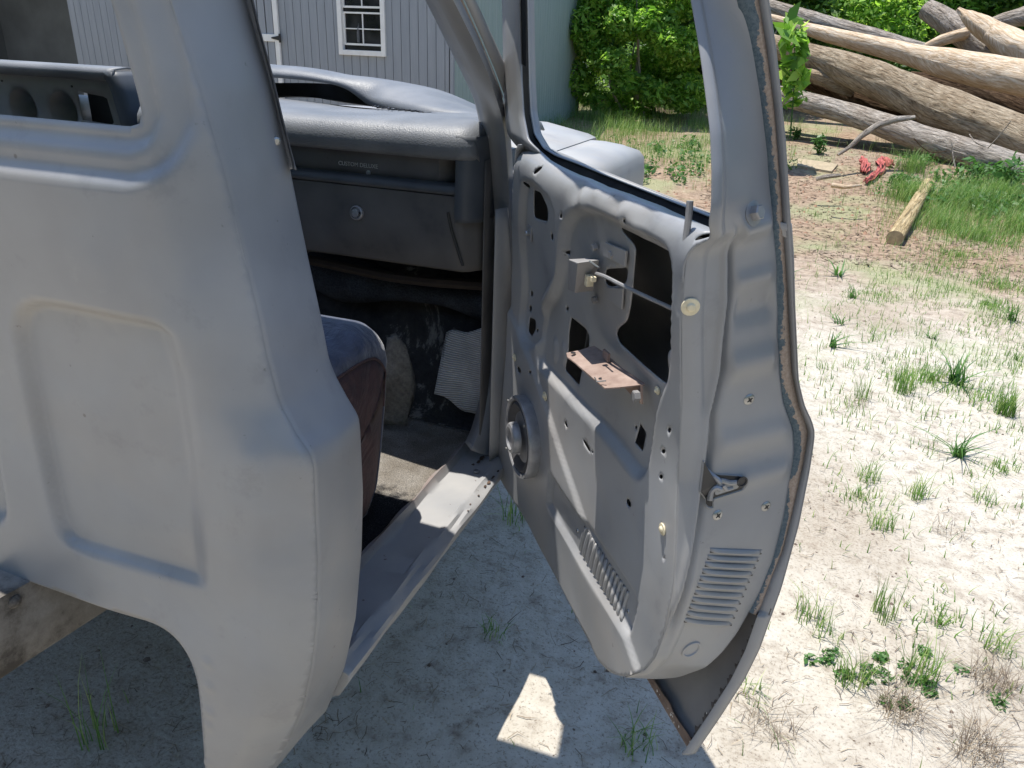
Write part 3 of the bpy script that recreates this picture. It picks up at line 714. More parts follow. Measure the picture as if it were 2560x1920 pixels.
text('CUSTOM DELUXE', q, .0135, m_plain('badge_metal', (.42, .42, .41), .5, .0), dash, 'badge_lettering', sx=.98)
q = PY((922, 432), 1.609); MB().prof(q, (0, -1, 0), [(.0058, 0), (.0058, .003), (.004, .0036)], 16).build('badge_stud', M_steel, dash)
# gauge cluster on the driver's side, seen through the rear window
cl = []
CLX0, CLX1 = -2.30, -1.735
rows = [[(x, 1.78, 1.43+.0*x), (x, 1.70, 1.442), (x, 1.655, 1.438), (x, 1.648, 1.425), (x, 1.662, 1.412), (x, 1.69, 1.408)] for x in np.linspace(CLX0, CLX1+.02, 24)]
cb = grid('cluster_hood', rows, M_pad, dash, .004, 0)
mb = MB(); rr = np.array([(CLX1, 1.652, 1.432), (CLX1+.022, 1.652, 1.40), (CLX1+.035, 1.652, 1.33), (CLX1+.045, 1.652, 1.26)])
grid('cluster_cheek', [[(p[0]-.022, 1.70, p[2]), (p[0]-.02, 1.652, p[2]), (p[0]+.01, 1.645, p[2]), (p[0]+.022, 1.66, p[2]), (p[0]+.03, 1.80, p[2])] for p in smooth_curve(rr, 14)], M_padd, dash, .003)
gc = [(60, 268, 43), (160, 276, 43), (-35, 258, 40)]
fn_ = lambda P: np.stack([P[:, 0], np.full(len(P), 1.69), P[:, 1]], 1)
M_clus = paint('cluster_grey', (.20, .196, .188), (.26, .255, .245), .5, 15, False)
holes = []
for px, py, r in gc:
    q = PY((px, py), 1.69); holes.append(ell((q[0], q[2]), .047, .049, 0, 28)); 
sq = np.array([[PY(p, 1.69)[0], PY(p, 1.69)[2]] for p in [(195,228),(268,243),(288,312),(208,300)]]); holes.append(rpoly(sq, 24, 0))
ol = np.array([[CLX0, 1.15], [CLX1+.04, 1.15], [CLX1+.03, 1.30], [CLX1, 1.42], [CLX0, 1.42]])
cf = sheet('gauge_panel', rpoly(ol, 120, 0), holes, .02, fn_, M_clus, dash, .002, 1)
for px, py, r in gc:
    q = PY((px, py), 1.69)
    a = np.linspace(0, 2*math.pi, 29)
    rows = [[(q[0]+rr_*math.cos(t), yy, q[2]+1.04*rr_*math.sin(t)) for t in a] for rr_, yy in [(.049, 1.686), (.047, 1.688), (.043, 1.72), (.040, 1.722), (.034, 1.78), (.0, 1.782)]]
    grid('gauge_pod', rows, M_clus, dash)
mb = MB(); mb.box((sq[:, 0].mean(), 1.735, sq[:, 1].mean()), (.13, .01, .085)); mb.build('radio_recess', M_black, dash)
for p in [(5, 202), (180, 216)]: MB().prof(PY(p, 1.687), (0, -1, 0), [(.003, 0), (.003, .002)], 8).build('panel_screw', M_black, dash)

# ---- cowl, hood, fender (seen through the door's window)
def fend(y, s):
    e = ss(2.56, 2.67, y)
    return [(-.56, .80), (-.525, .95), (-.50, 1.08), (-.497, 1.16), (-.503, 1.225-.008*e), (-.522, 1.250-.012*e), (-.56, 1.263-.016*e), (-.62, 1.270-.018*e), (-.665, 1.270-.018*e)]
rows = [[(x, y, z-.012-.012*(y-2.0)) for x, z in fend(y, 0)] for y in np.linspace(1.70, 2.67, 44)]
e_ = [(x-.02 if x > -.52 else x, y+.02, z-.02) for x, y, z in rows[-1]]; rows.append(e_); rows.append([(x-.06, y, z-.05) for x, y, z in e_]); rows.append([(x*.2-.62, 2.68, z*.2+.85) for x, y, z in e_])
grid('front_fender', rows, M_hood, truck, .002, 0, angle=45)
rows = [[(-.674, y, 1.10), (-.674, y, 1.258-.012*(y-2.0)), (-.70, y, 1.268-.012*(y-2.0)), (-.85, y, 1.288), (CABX, y, 1.30), (-2.1, y, 1.28), (-2.32, y, 1.27)] for y in np.linspace(1.80, 2.66, 24)]
rows.append([(x, 2.70, z-.05) for x, y, z in rows[-1]]); rows.append([(x, 2.70, .8) for x, y, z in rows[-1]])
grid('hood', rows, M_hood, truck, .003, 0, angle=50)
rows = [[(-2.46, y, .8), (-2.49, y, 1.1), (-2.44, y, 1.25), (-2.33, y, 1.27)] for y in np.linspace(1.8, 2.67, 6)]
grid('left_fender', rows, M_hood, truck, .003)

# ---- chassis rail behind the cab
def onR(p): return PX(p, -1.02)
lo = np.array([onR(p) for p in [(-70, 1746), (0, 1697), (268, 1524), (700, 1240)]])
up = lo.copy(); up[:, 2] += .14
A, B = smooth_curve(lo, 30), smooth_curve(up, 30)
rows = [[a+np.array([-.07, 0, .004]), a+np.array([-.004, 0, 0]), a+np.array([0, 0, .006]), a*.5+b*.5, b+np.array([0, 0, -.006]), b+np.array([-.07, 0, 0])] for a, b in zip(A, B)]
rail = grid('chassis_rail', rows, M_frame, truck, .005, 0, angle=40)
for p, r in [((34, 1503), .011)]: MB().prof(onR(p)+np.array([.0, 0, 0]), (1, 0, 0), [(r, 0), (r*.95, .004), (r*.6, .008), (r*.2, .010)], 14).build('rivet', M_frame, rail, smooth=True)
for p in [(14, 1580), (-5, 1630)]:
    MB().prof(onR(p), (1, 0, 0), [(.010, 0), (.010, .001)], 14, sc=(.8, 1)).build('bolt_hole', M_black, rail)
mb = MB(); mb.tube([(-1.6, .8, .62), (-1.6, 2.6, .60)], .05, 10); mb.build('underbody', M_fire, truck)

# ================================================================ DOOR
TH = math.radians(36.8)
U = np.array([math.sin(TH), -math.cos(TH), 0]); N = np.array([math.cos(TH), math.sin(TH), 0])
def DP(u, c, z): return U*u + N*c + np.array([0, 0, z])     # z world
def cin(z): return .50 - .048*ss(.98, 1.36, z)              # inner face offset by height
def D2(p, c): q = onp(p, N, c); return float(q@U), float(q[2])
def DI(p, extra=0):
    c = .5
    for _ in range(8):
        u, z = D2(p, c+extra); c = float(cin(z))
    return np.array([u, z])
def DR(p, u): q = onp(p, U, u); return q
H0 = DP(-1.66, .55, 0)
door = mk('door', [], [], None, truck)   # filled below
bpy.data.objects.remove(door)

Rin = [(1775,330),(1779,430),(1778,520),(1771,558),(1752,590),(1728,612),(1714,640),(1708,700),(1704,800),(1702,1000),(1694,1200),(1688,1400),(1682,1480),(1665,1570),(1640,1640),(1610,1676),(1575,1690)]
inner_px = [(1337,389),(1372,408),(1407,426),(1490,458),(1574,490),(1660,527),(1735,560),(1761,574)] + Rin[4:] + [(1540,1681),(1504,1650),(1487,1612),(1440,1520),(1387,1419),(1333,1317),(1296,1258),(1259,1198),(1252,1150),(1256,1060),(1264,990),(1274,860),(1279,700),(1281,560),(1284,430),(1290,375),(1300,362),(1320,375)]
ip = np.array([DI(p) for p in inner_px])
ip = resample(np.vstack([ip, ip[:1]]), 331)[:-1]
for _ in range(2): ip = .25*np.roll(ip, 1, 0)+.5*ip+.25*np.roll(ip, -1, 0)
topc = np.array([DI(p) for p in [(1250,340),(1337,389),(1407,426),(1574,490),(1700,543),(1790,585)]])
def DH(pts, n=40, it=1): return rpoly(np.array([DI(p) for p in pts]), n, it)
c4 = lambda L: [(1240+.3255*a, 540+.3255*b) for a, b in L]
h_tri = DH([(1320,474),(1339,482),(1357,521),(1357,554),(1343,552),(1320,544)], 30, 1)
h_main = DH(c4([(870,85),(1000,150),(1150,225),(1290,300),(1330,330),(1343,390),(1325,560),(1310,760),(1300,920),(1275,1010),(1235,1050),(1230,1110),(1245,1200),(1245,1270),(1230,1300),(1190,1270),(1030,1130),(870,980),(848,920),(860,870),(925,810),(945,700),(960,560),(985,260),(970,220),(890,130)]), 130, 1)
h_left = DH(c4([(510,780),(620,870),(648,920),(645,1010),(630,1120),(600,1180),(578,1310),(465,1190),(470,1150),(485,1090),(495,900)]), 60, 1)
h_sm = DH(c4([(220,780),(265,800),(268,870),(240,930),(210,890)]), 24, 1)
h_low = DH([(1576,1060),(1591,1085),(1588,1100),(1582,1131),(1562,1109)], 24, 0)
h_slot = DH([(1458,1098),(1466,1104),(1474,1118),(1478,1132),(1470,1126),(1460,1108)], 16, 0)
h_reg = DH(c4([(765,410),(930,400),(915,520),(800,550),(760,520)]), 24, 1)
h_rod = DH([(1722,600),(1728,580),(1744,570),(1757,577),(1740,592)], 16, 1)
def eh(x, y, rx, ry, rot=0):
    return np.array([DI(tuple(q)) for q in ell((x, y), rx, ry, rot, 10)])
smalls = [eh(1339,424,5,12,.45), eh(1308,462,3,8), eh(1366,592,3,9), eh(1403,540,3,6), eh(1400,632,2.5,5), eh(1316,735,3,7), eh(1313,772,3,8), eh(1397,773,3,5), eh(1331,827,2.5,4),
          eh(1307,924,4,9,-.4), eh(1336,930,3,4), eh(1613,1097,3,7), eh(1660,1128,5,6), eh(1653,1192,5,6), eh(1573,1257,5,11,-.3), eh(1565,1071,3,5), eh(1674,1075,4,7), eh(1416,1061,3,9,-.3), eh(1660,943,3,8), eh(1556,554,3,8), eh(1482,1130,2,3), eh(1660,1395,1.6,2)]
holes = [h_tri, h_main, h_left, h_sm, h_low, h_slot, h_reg, h_rod]+smalls
# stampings: (polygon, depth outward +, bevel)
rec_big = DH([(1349,770),(1341,850),(1337,905),(1352,930),(1400,980),(1484,1066),(1545,1140),(1586,1200),(1602,1206),(1618,1180),(1634,1080),(1645,1000),(1668,960),(1676,900),(1680,760),(1684,660),(1678,620),(1640,596),(1560,560),(1480,520),(1430,520),(1400,560),(1392,660),(1372,740)], 120, 3)
rec_l = DH([(1296,560),(1296,800),(1306,860),(1330,880),(1348,850),(1350,760),(1384,690),(1392,560),(1380,500),(1330,450),(1302,450)], 80, 3)
rec_s1 = DH([(1382,800),(1378,1000),(1387,985),(1397,870)], 20, 2)
low_ledge = DH([(1250,1200),(1256,1010),(1300,1000),(1372,1080),(1379,1169),(1440,1262),(1502,1356),(1560,1445),(1597,1500),(1596,1530),(1572,1601),(1520,1520),(1470,1430),(1420,1345),(1368,1259),(1330,1230)], 90, 2)
pocket = DH([(1374,1262),(1381,1172),(1430,1248),(1502,1356),(1560,1443),(1598,1502),(1573,1598),(1500,1480),(1430,1362)], 90, 1)
clip_r = DH([(1722,700),(1700,720),(1694,780),(1716,800),(1740,790),(1745,720)], 20, 2)
rib1 = DH([(1366,845),(1362,880),(1368,915),(1376,880),(1374,850)], 16, 2)
rib2 = DH([(1386,855),(1384,890),(1390,925),(1396,890),(1394,860)], 16, 2)
dentpts = [(DI((1430,472)), .022, .012), (DI((1452,500)), .016, -.007), (DI((1525,510)), .020, .012), (DI((1548,536)), .015, -.006), (DI((1600,545)), .022, .010), (DI((1585,575)), .014, -.005), (DI((1480,470)), .015, -.006), (DI((1555,553)), .010, .008), (DI((1710,735)), .018, .006)]
def doorfn(P):
    u, z = P[:, 0], P[:, 1]; c = cin(z)
    zt = np.interp(u, topc[:, 0], topc[:, 1]); d = np.clip(zt-z, 0, .05); k = np.clip(1-d/.05, 0, 1)
    c = c + .032*(1-np.sqrt(1-np.clip(k, 0, .999)**2))*np.where(u > -1.56, 1, 0)
    z3 = z - .28*(c-cin(z))
    c = c + .018*(1-ss(-.012, .002, sdist(P, rec_big)))
    c = c + .012*(1-ss(-.011, .001, sdist(P, rec_l)))
    c = c - .014*ss(.735, .70, z+0*(u+1.1))*0
    dp_ = sdist(P, pocket); c = c + .011*(1-ss(-.008, .0, dp_))
    c = c - .004*(1-ss(-.004, .004, sdist(P, rib1))) - .004*(1-ss(-.004, .004, sdist(P, rib2))) + .006*(1-ss(-.006, .004, sdist(P, clip_r)))
    for q, r, h in dentpts: c = c + .55*h*np.exp(-((u-q[0])**2+(z-q[1])**2)/r**2)
    # lower cover plate stands a little proud of the door shell, with a straight rim
    lp = np.interp(u, [-1.66, -1.45, -1.12, -.80], [.98, .905, .735, .60]) 
    c = c - .008*ss(.006, -.004, z-lp)*ss(-.70, -.86, u)
    # roll the edge towards the rear face
    e = sdist(P, ip); kk = ss(-.02, 0, e)*(u > -.95)
    c = c + .0012*np.sin(u*21+z*8)*np.sin(z*17-u*6)
    return U[None]*u[:, None] + N[None]*c[:, None] + np.array([0, 0, 1.])[None]*z3[:, None]
door = sheet('door', ip, holes, .0062, doorfn, M_door, truck, .0015, 0)
door['label'] = 'open right door stripped to its bare grey inner shell'
dbvh = BVHTree.FromPolygons([v.co[:] for v in door.data.vertices], [p.vertices[:] for p in door.data.polygons])
def hit(px, py, bvh=None):
    d = Vector(ray(px, py)).normalized(); r = (bvh or dbvh).ray_cast(Vector(CP), d)
    if r[0] is None: return None
    n = r[1] if r[1].dot(d) < 0 else -r[1]
    return np.array(r[0]), np.array(n)

# ---- rear face of the door with window post
def full(pts, fn, n=240, it=2): return smooth_curve(np.array([fn(p) for p in pts]), n, it)
def DIp(p):
    q = DI(p); return DP(q[0], float(cin(q[1])), q[1])
def DIe(p): 
    q = doorfn(DI(p)[None])[0]; return q
inE = [(1712,-90),(1727,0),(1740,75),(1752,150),(1765,250)] + Rin
inE3 = np.array([DIp(p) for p in inE[:5]] + [DIp(p) for p in Rin[:4]] + [DIe(p) for p in Rin[4:]])
plE = [(1846,-90),(1864,0),(1885,97),(1909,233),(1926,389),(1931,505),(1931,570),(1940,645),(1940,700),(1944,768),(1942,833),(1947,930),(1956,1005),(1980,1075),(1984,1127),(1959,1290),(1931,1400),(1900,1478),(1842,1582),(1803,1632),(1764,1668),(1694,1693),(1640,1698),(1580,1694)]
plE3 = np.array([DR(p, -.812) for p in plE[:-3]]+[onp((1694,1693), N, .575), onp((1640,1697), N, .54), onp((1580,1694), N, .508)])
stE = [(1880,-90),(1897,0),(1916,117),(1936,272),(1951,467),(1956,540),(1963,645),(1968,720),(1972,800),(1980,930),(1996,1010),(2021,1078),(2008,1160),(1982,1275),(1957,1375),(1930,1440),(1893,1540),(1850,1630)]
skE = [(1905,-90),(1921,0),(1940,128),(1963,350),(1975,544),(1981,645),(1984,763),(1993,953),(2008,1015),(2026,1052),(2034,1080),(2031,1110),(2021,1177),(1994,1313),(1951,1469),(1896,1624),(1858,1700),(1800,1790),(1735,1885)]
def byz(A, zq):                          # 3D curve sampled by height (monotone in z)
    o = np.argsort(A[:, 2]); return np.stack([np.interp(zq, A[o, 2], A[o, k]) for k in range(3)], -1)
# pair by explicit keys on the vertical part, the bottom sweeps round
KI = resample(inE3[:13], 200); 
nV = 200
inV = smooth_curve(inE3, 320, 2); plV = smooth_curve(plE3, 320, 2)
# pairing: same height until the curl, then by arclength
zc_in, zc_pl = .78, .78
def pairup(A, B, zc, n1=230, n2=60):
    ia = int(np.argmax(A[:, 2] < zc)); ib = int(np.argmax(B[:, 2] < zc))
    z = np.linspace(min(A[0, 2], B[0, 2]), zc, n1)
    a = byz(A[:ia+1], z); b = byz(B[:ib+1], z)
    a2 = resample(A[ia:], n2)[1:]; b2 = resample(B[ib:], n2)[1:]
    return np.vstack([a, a2]), np.vstack([b, b2])
IA, PB = pairup(inV, plV, .80)
IA[:, :] = sm1(IA, 2); PB = sm1(PB, 2)
SL = CAMZ
rows = []
T_ = np.linspace(0, 1, 64)
brk = [.98, 1.115, 1.20, 1.29, 1.355]
for i in range(len(IA)):
    a, b = IA[i], PB[i]; z = a[2]; r = []
    for t_ in T_:
        p = a*(1-t_)+b*t_
        inpost = ss(1.33, 1.42, z)
        off_ = .012*math.sin(math.pi*min(1, t_/.22))*.5*(t_ < .22)          # rounded roll
        tg = float(np.interp(z, [.72, .78, .81, .91, 1.095, 1.16, 1.26, 1.34, 1.40], [.06, .07, .095, .175, .30, .41, .485, .47, .30])); g_ = ss(.70, .80, z)*(1-ss(1.30, 1.37, z))
        off_ += (.007*math.exp(-((t_-tg+.065)/.03)**2) - .011*math.exp(-((t_-tg)/.032)**2))*g_
        off_ -= .004*inpost*ss(.1, .3, t_)
        # pressed steps across the plate
        for zz, s_, w_ in ((1.352, 1, .014), (1.243, -.8, .02), (1.17, .9, .02), (1.055, .7, .02), (1.285, .5, .012), (.99, .8, .018)):
            off_ += .0095*s_*math.exp(-((z-zz-.02*(t_-.7))/w_)**2)*ss(tg+.03, tg+.12, t_)*ss(1.02, .9, t_)
        off_ += .008*math.exp(-((z-.745)/.05)**2)*ss(.4, .6, t_)*0
        r.append(p+U*off_*min(1, np.linalg.norm(b-a)/.09)**1.5)
    r = [a+N*.0 - U*.0] + r[1:] + [b-U*.012]
    rows.append(r)
rf = grid('rear_face', rows, M_primer, door, .0015, 0)
rbvh = BVHTree.FromPolygons([v.co[:] for v in rf.data.vertices], [p.vertices[:] for p in rf.data.polygons])
# peeled blue and brown strip, then the outer skin's folded rim
stV = smooth_curve(np.array([DR(p, -.808) for p in stE]), 200, 2); skV = smooth_curve(np.array([DR(p, -.797) for p in skE]), 260, 2)
zz = np.linspace(plV[0, 2]-.001, .90, 260)
plz, stz, skz = byz(plV[:250], zz), byz(stV, zz), byz(skV, zz)
zb = np.linspace(.90, .72, 50)[1:]
pb2, sb2 = byz(plV[:250], zb), byz(stV, zb)
strip = np.stack([np.vstack([plz, pb2])-U*.006-N*.007, (np.vstack([plz, pb2])*.5+np.vstack([stz, sb2])*.5)+U*.0025, np.vstack([stz, sb2])], 1)
grid('seal_strip', strip, M_strip, door, .001, 0)
zk = np.linspace(skV[0, 2]-.002, skV[-1, 2]+.001, 300)
sk = byz(skV, zk); 
stx = np.vstack([byz(stV, zk[zk > .73]), byz(skV, zk[zk <= .73])-N*.022-U*.004])
lip = np.stack([stx, stx*.5+sk*.5+U*.002, sk, sk+N*.003-U*.004], 1)
grid('skin_flange', lip, M_primer, door, .001, 0)
# outer skin
chO_ = [(1316,-90),(1318,0),(1320,110),(1322,200),(1326,280),(1336,335),(1360,372),(1390,390),(1440,408),(1520,441),(1600,472),(1680,504),(1740,528),(1778,543)]
lipz = np.array([D2(p, .524) for p in chO_[6:]]); o_ = np.argsort(lipz[:, 0])
rows = []
for u in np.linspace(-.797, -1.665, 34):
    zt = float(np.interp(u, lipz[o_, 0], lipz[o_, 1]))+.002; zt = zt*(1-ss(-.86, -.80, u)) + 1.355*ss(-.86, -.80, u); r = []
    for z in np.linspace(skV[-1, 2], zt, 90):
        c0 = float(byz(skV, np.array([z]))[0]@N)+.006*math.sin(math.pi*(u+.797)/-.87)+.002
        k = ss(zt-.03, zt, z)*(1-ss(-.86, -.80, u)); r.append(DP(u, c0*(1-k)+.530*k, z))
    rows.append(r)
skin = grid('outer_skin', rows, M_skin, door, .0012, 0)
# folded hem round the skin's lower corner, with chipped rust
hem = []
for k, u in enumerate(np.linspace(-.80, -1.655, 80)):
    z = skV[-1, 2]; c0 = float(skV[-1]@N)
    hem.append([DP(u, c0+.002, z-.001), DP(u, c0-.004, z-.0015), DP(u, c0-.004, z+.004), DP(u, c0-.0035+.0006*math.sin(k*1.7), z+.022+.003*math.sin(k*.9))])
grid('bottom_hem', hem, M_rustd, door)
hem = []
for k, z in enumerate(np.linspace(skV[-1, 2]+.003, .74, 90)):
    p = byz(skV, np.array([z]))[0]; wdt = .020+.004*math.sin(k*.8)+.003*math.sin(k*2.1)
    hem.append([p-N*.003+U*.0005, p-N*.006-U*(wdt*.5), p-N*.006-U*wdt])
M_hem = m_plain('chipped_hem', (.13, .11, .10), .7, sc=90, var=.6)
grid('rear_hem', hem, M_hem, door)
mb = MB()
for k in range(22):
    z = random.uniform(.445, .56) if k % 3 else random.uniform(.56, .75)
    p = byz(skV, np.array([z]))[0]-N*.0072-U*random.uniform(.004, .022) if k % 2 else DP(random.uniform(-.80, -.94), float(skV[-1]@N)-.0052, skV[-1, 2]+random.uniform(.004, .022))
    s_ = random.uniform(.0008, .0026); V = [p+U*s_*math.cos(t)*random.uniform(.5, 1.2)+np.array([0, 0, 1])*s_*1.8*math.sin(t)*random.uniform(.5, 1.2) for t in np.linspace(0, 6.28, 7)[:-1]]
    MB().add(V, [tuple(range(6))]).build('paint_chip', M_white, door)
# top closing of the inner bottom edge down to the skin (bottom wall of the door box)
rows = []
bt = np.array([DI(p) for p in [(1530,1672),(1504,1650),(1487,1612),(1440,1520),(1387,1419),(1333,1317),(1296,1258),(1259,1198)]]); bt = resample(bt, 50)
for u, z in bt: rows.append([DP(u, float(cin(z))-.002, z), DP(u, .53, z+.002), DP(u, .59, z-.0)])
grid('door_bottom', rows, M_primer, door, .0015, 0)
rows = []
fr = resample(np.array([DI(p) for p in [(1259,1198),(1252,1150),(1256,1060),(1264,990),(1274,860),(1279,700),(1281,560),(1284,430),(1290,375),(1296,362)]]), 50)
for u, z in fr: rows.append([DP(u, float(cin(z)), z), DP(u-.012, float(cin(z))+.02, z), DP(min(u-.02, -1.655), .60, min(z, 1.27)), DP(-1.66, float(byz(skV, np.array([z]))[0]@N), min(z, 1.27))])
grid('front_edge', rows, M_door, door, .0015, 0)

# ---- window frame bar (front), glass channel, outer lip
barL = [(1245,-90),(1255,0),(1257,100),(1258,200),(1260,280),(1268,340),(1280,380)]
barR = [(1288,-90),(1294,0),(1296,100),(1299,200),(1304,290),(1316,350),(1337,391)]
bL = full(barL, lambda p: onp(p, N, .470), 60); bR = full(barR, lambda p: onp(p, N, .462), 60)
rows = [[a+N*.04, a+N*.006, a*.85+b*.15-N*.004, a*.5+b*.5-N*.008, a*.12+b*.88-N*.004, b+N*.002, b+N*.006] for a, b in zip(bL, bR)]
rows = [[q_+N*(.030*ss(.82, 1, i_/59)**1.5)-np.array([0, 0, 1])*.012*ss(.85, 1, i_/59) for q_ in r_] for i_, r_ in enumerate(rows)]
bar = grid('window_frame', rows, M_primer, door, .0015, 0)
chI = [(1286,-90),(1292,0),(1294,100),(1297,200),(1302,290),(1314,350),(1337,391),(1372,409),(1407,427),(1490,459),(1574,491),(1660,528),(1735,561),(1772,577)]
chO = [(1316,-90),(1318,0),(1320,110),(1322,200),(1326,280),(1336,335),(1360,372),(1390,390),(1440,408),(1520,441),(1600,472),(1680,504),(1740,528),(1778,543)]
lipO = [(x_+ (4 if k_ < 6 else 2), y_-(0 if k_ < 4 else 5)) for k_, (x_, y_) in enumerate(chO)]
K = 160
def byk(pts, c): return smooth_curve(np.array([onp(p, N, c) for p in pts]), K, 1)
def keyed(ptsA, ca, ptsB, cb):
    A = np.array([onp(p, N, ca) for p in ptsA]); B = np.array([onp(p, N, cb) for p in ptsB]); out = []
    for X_ in (A, B):
        t = np.linspace(0, len(X_)-1, K); out.append(sm1(np.stack([np.interp(t, np.arange(len(X_)), X_[:, k]) for k in range(3)], 1), 3))
    return out
cI, cO = keyed(chI, .478, chO, .520); _, lO = keyed(chI, .478, lipO, .533)
tb = np.linspace(0, 1, K)
rows = [[a-N*.001, a+N*.004-np.array([0, 0, .012]), a*.4+b*.6-np.array([0, 0, .018]), b+np.array([0, 0, -.004]), b] for a, b in zip(cI, cO)]
chn = grid('glass_channel', rows, M_dark, door, .001, 0, angle=40)
rows = [[b-N*.001, b*.4+l*.6+np.array([0, 0, .0015])-N*.002, l, l+N*.012-np.array([0, 0, .004])] for b, l in zip(cO, lO)]
grid('outer_lip', rows, M_hood, door, .0012, 0, angle=40)
sA = smooth_curve(np.array([onp(p, N, .468) for p in [(1299,-90),(1301,0),(1302,100),(1300,158)]]), 20); sB = smooth_curve(np.array([onp(p, N, .468) for p in [(1313,-90),(1314,0),(1316,100),(1315,166)]]), 20)
grid('frame_slot', [[a, b] for a, b in zip(sA, sB)], M_dark, door)
# slots in the window frame bar
s0, s1 = onp((1306, -60), N, .470), onp((1311, 165), N, .470)
# top of the window frame (above the picture) closing the loop
topf = [bL[0]+N*.01, DP(-1.30, .43, CAMZ+.20), DP(-1.15, .42, CAMZ+.255), DP(-.97, .43, CAMZ+.25), IA[0]*.5+PB[0]*.5]
mb = MB(); mb.tube(smooth_curve(np.array(topf), 30), .03, 10); mb.build('frame_top', M_primer, door, smooth=True)
mb = MB()
pA, pB = IA[0], PB[0]
rows = [[pA, pA*.5+pB*.5, pB], [pA+np.array([0, 0, .06])-U*.03, pA*.5+pB*.5+np.array([0, 0, .06])-U*.03, pB+np.array([0, 0, .06])-U*.03]]
grid('frame_corner', rows, M_primer, door, .02)

# ---- door fittings
def fit(name, px, py, pr, mat, bvh=None, n=16, sc=(1, 1), parent=None, smooth=True, lift=0):
    h = hit(px, py, bvh)
    if h is None: return None
    p, nn = h
    return MB().prof(p+nn*lift, nn, pr, n, sc).build(name, mat, parent or door, smooth)
# yellow trim clips
for (px, py, s_) in [(1725,765,1.25),(1289,893,1.0),(1365,990,1.1),(1660,1322,1.0),(1648,975,.7)]:
    h = hit(px, py) or hit(px, py, rbvh)
    if h is None: continue
    p, nn = h; p = p + nn*.001
    o = MB().prof(p, nn, [(.008*s_, 0), (.0095*s_, .0015), (.009*s_, .003), (.005*s_, .0035), (.0035*s_, .006), (.002*s_, .0065)], 18).build('trim_clip', M_clip, door, True)
    t_ = np.cross(nn, (0, 0, 1.)); t_ /= np.linalg.norm(t_)
    if False:
        m2 = MB().box(p+nn*.008*s_, (.0025*s_, .010*s_, .014*s_), [t_, nn, np.cross(t_, nn)]); m2.add(o.data.vertices and [v.co[:] for v in o.data.vertices], [q_.vertices[:] for q_ in o.data.polygons])
        o.data.clear_geometry(); o.data.from_pydata([tuple(v) for v in m2.v], [], m2.f)
def screw(px, py, r, bvh, mat=M_steel, name='cross_screw'):
    h = hit(px, py, bvh)
    if h is None: return
    p, nn = h; o = MB().prof(p, nn, [(r*1.05, -.001), (r, .0012), (r*.8, .0026), (r*.35, .0030), (r*.3, .0016)], 20).build(name, mat, door, True)
    t_ = np.cross(nn, (0, 0, 1.)); t_ /= np.linalg.norm(t_); b_ = np.cross(nn, t_); q = p+nn*.0030
    MB().box(q, (r*1.1, .0006, r*.22), [t_*.8+b_*.6, nn, b_*.8-t_*.6]).box(q, (r*.22, .0006, r*1.1), [t_*.8+b_*.6, nn, b_*.8-t_*.6]).build('screw_cross', M_black, door)
for px, py in [(1872,998),(1793,1287),(1914,1265)]: screw(px, py, .0082, rbvh)
for px, py in [(1445,1326),(1572,1528)]: screw(px, py, .004, dbvh)
# striker bolt with washer
h = hit(1880, 533, rbvh)
if h:
    p, nn = h
    MB().prof(p, nn, [(.016, 0), (.016, .0025), (.010, .003)], 24).build('washer', M_spkmet, door, True)
    MB().prof(p+nn*.002, nn, [(.0095, 0), (.0095, .009), (.0082, .0105)], 6).build('hex_bolt', M_spkmet, door)
    MB().prof(p+U*.0-N*.012-np.array([0, 0, .002]), nn, [(.010, 0), (.010, .0015)], 20).build('bolt_backing', M_skin, door, True)
fit('drain_plug', 1727, 1622, [(.0175, 0), (.0165, .003), (.014, .0032), (.0125, .0012), (.0, .0012)], M_primer, rbvh, 28)
# latch opening: recess plate, dark pocket, claw
lat = [(1757,1150),(1763,1176),(1794,1184),(1850,1188),(1866,1196),(1868,1208),(1856,1222),(1780,1246),(1780,1266),(1770,1270),(1762,1262),(1762,1245),(1748,1228),(1751,1200)]
def onrf(px, py, d=.001):
    h = hit(px, py, rbvh); return h[0]+h[1]*d if h else None
L3 = [onrf(*p) for p in lat]
if all(q is not None for q in L3):
    L3 = resample(np.array(L3+[L3[0]]), 61)[:-1]; cen = L3.mean(0); k = len(L3)
    rim = [L3+U*.0025, L3*.985+cen*.015+U*.0030, L3*.94+cen*.06-U*.001, L3*.90+cen*.10-U*.022]
    rows = np.stack([np.vstack([r, r[:1]]) for r in rim], 0)
    lt = grid('latch_opening', rows, M_skin, door)
    V = list(L3*.93+cen*.07+U*.0012)+[cen+U*.0012]; mk('latch_pocket', V, [(i, (i+1) % k, k) for i in range(k)], M_black, door, False)
    def lp(px, py, d): return onrf(px, py, d)
    mb = MB()
    for pts, w_ in [([(1762,1168),(1775,1184),(1792,1196),(1800,1206)], .006), ([(1773,1248),(1778,1225),(1790,1216),(1800,1222)], .006), ([(1800,1200),(1822,1206),(1842,1204)], .005), ([(1806,1212),(1815,1222),(1830,1218)], .004)]:
        mb.tube(smooth_curve(np.array([lp(*q, .0015) for q in pts]), 10, 1), w_*.72, 8)
    mb.build('latch_claw', M_spkmet, door, True)
    p_ = lp(1851, 1201, .004); MB().prof(p_, U, [(.0085, 0), (.0085, .0015), (.0065, .0016), (.0060, .0002), (0, .0002)], 20).build('striker_hole', M_black, door, True)
    mb = MB(); mb.tube(smooth_curve(np.vstack([L3, L3[:2]])+U*.001, 90, 0), .0009, 6); mb.build('latch_rim', M_primer, door, True)
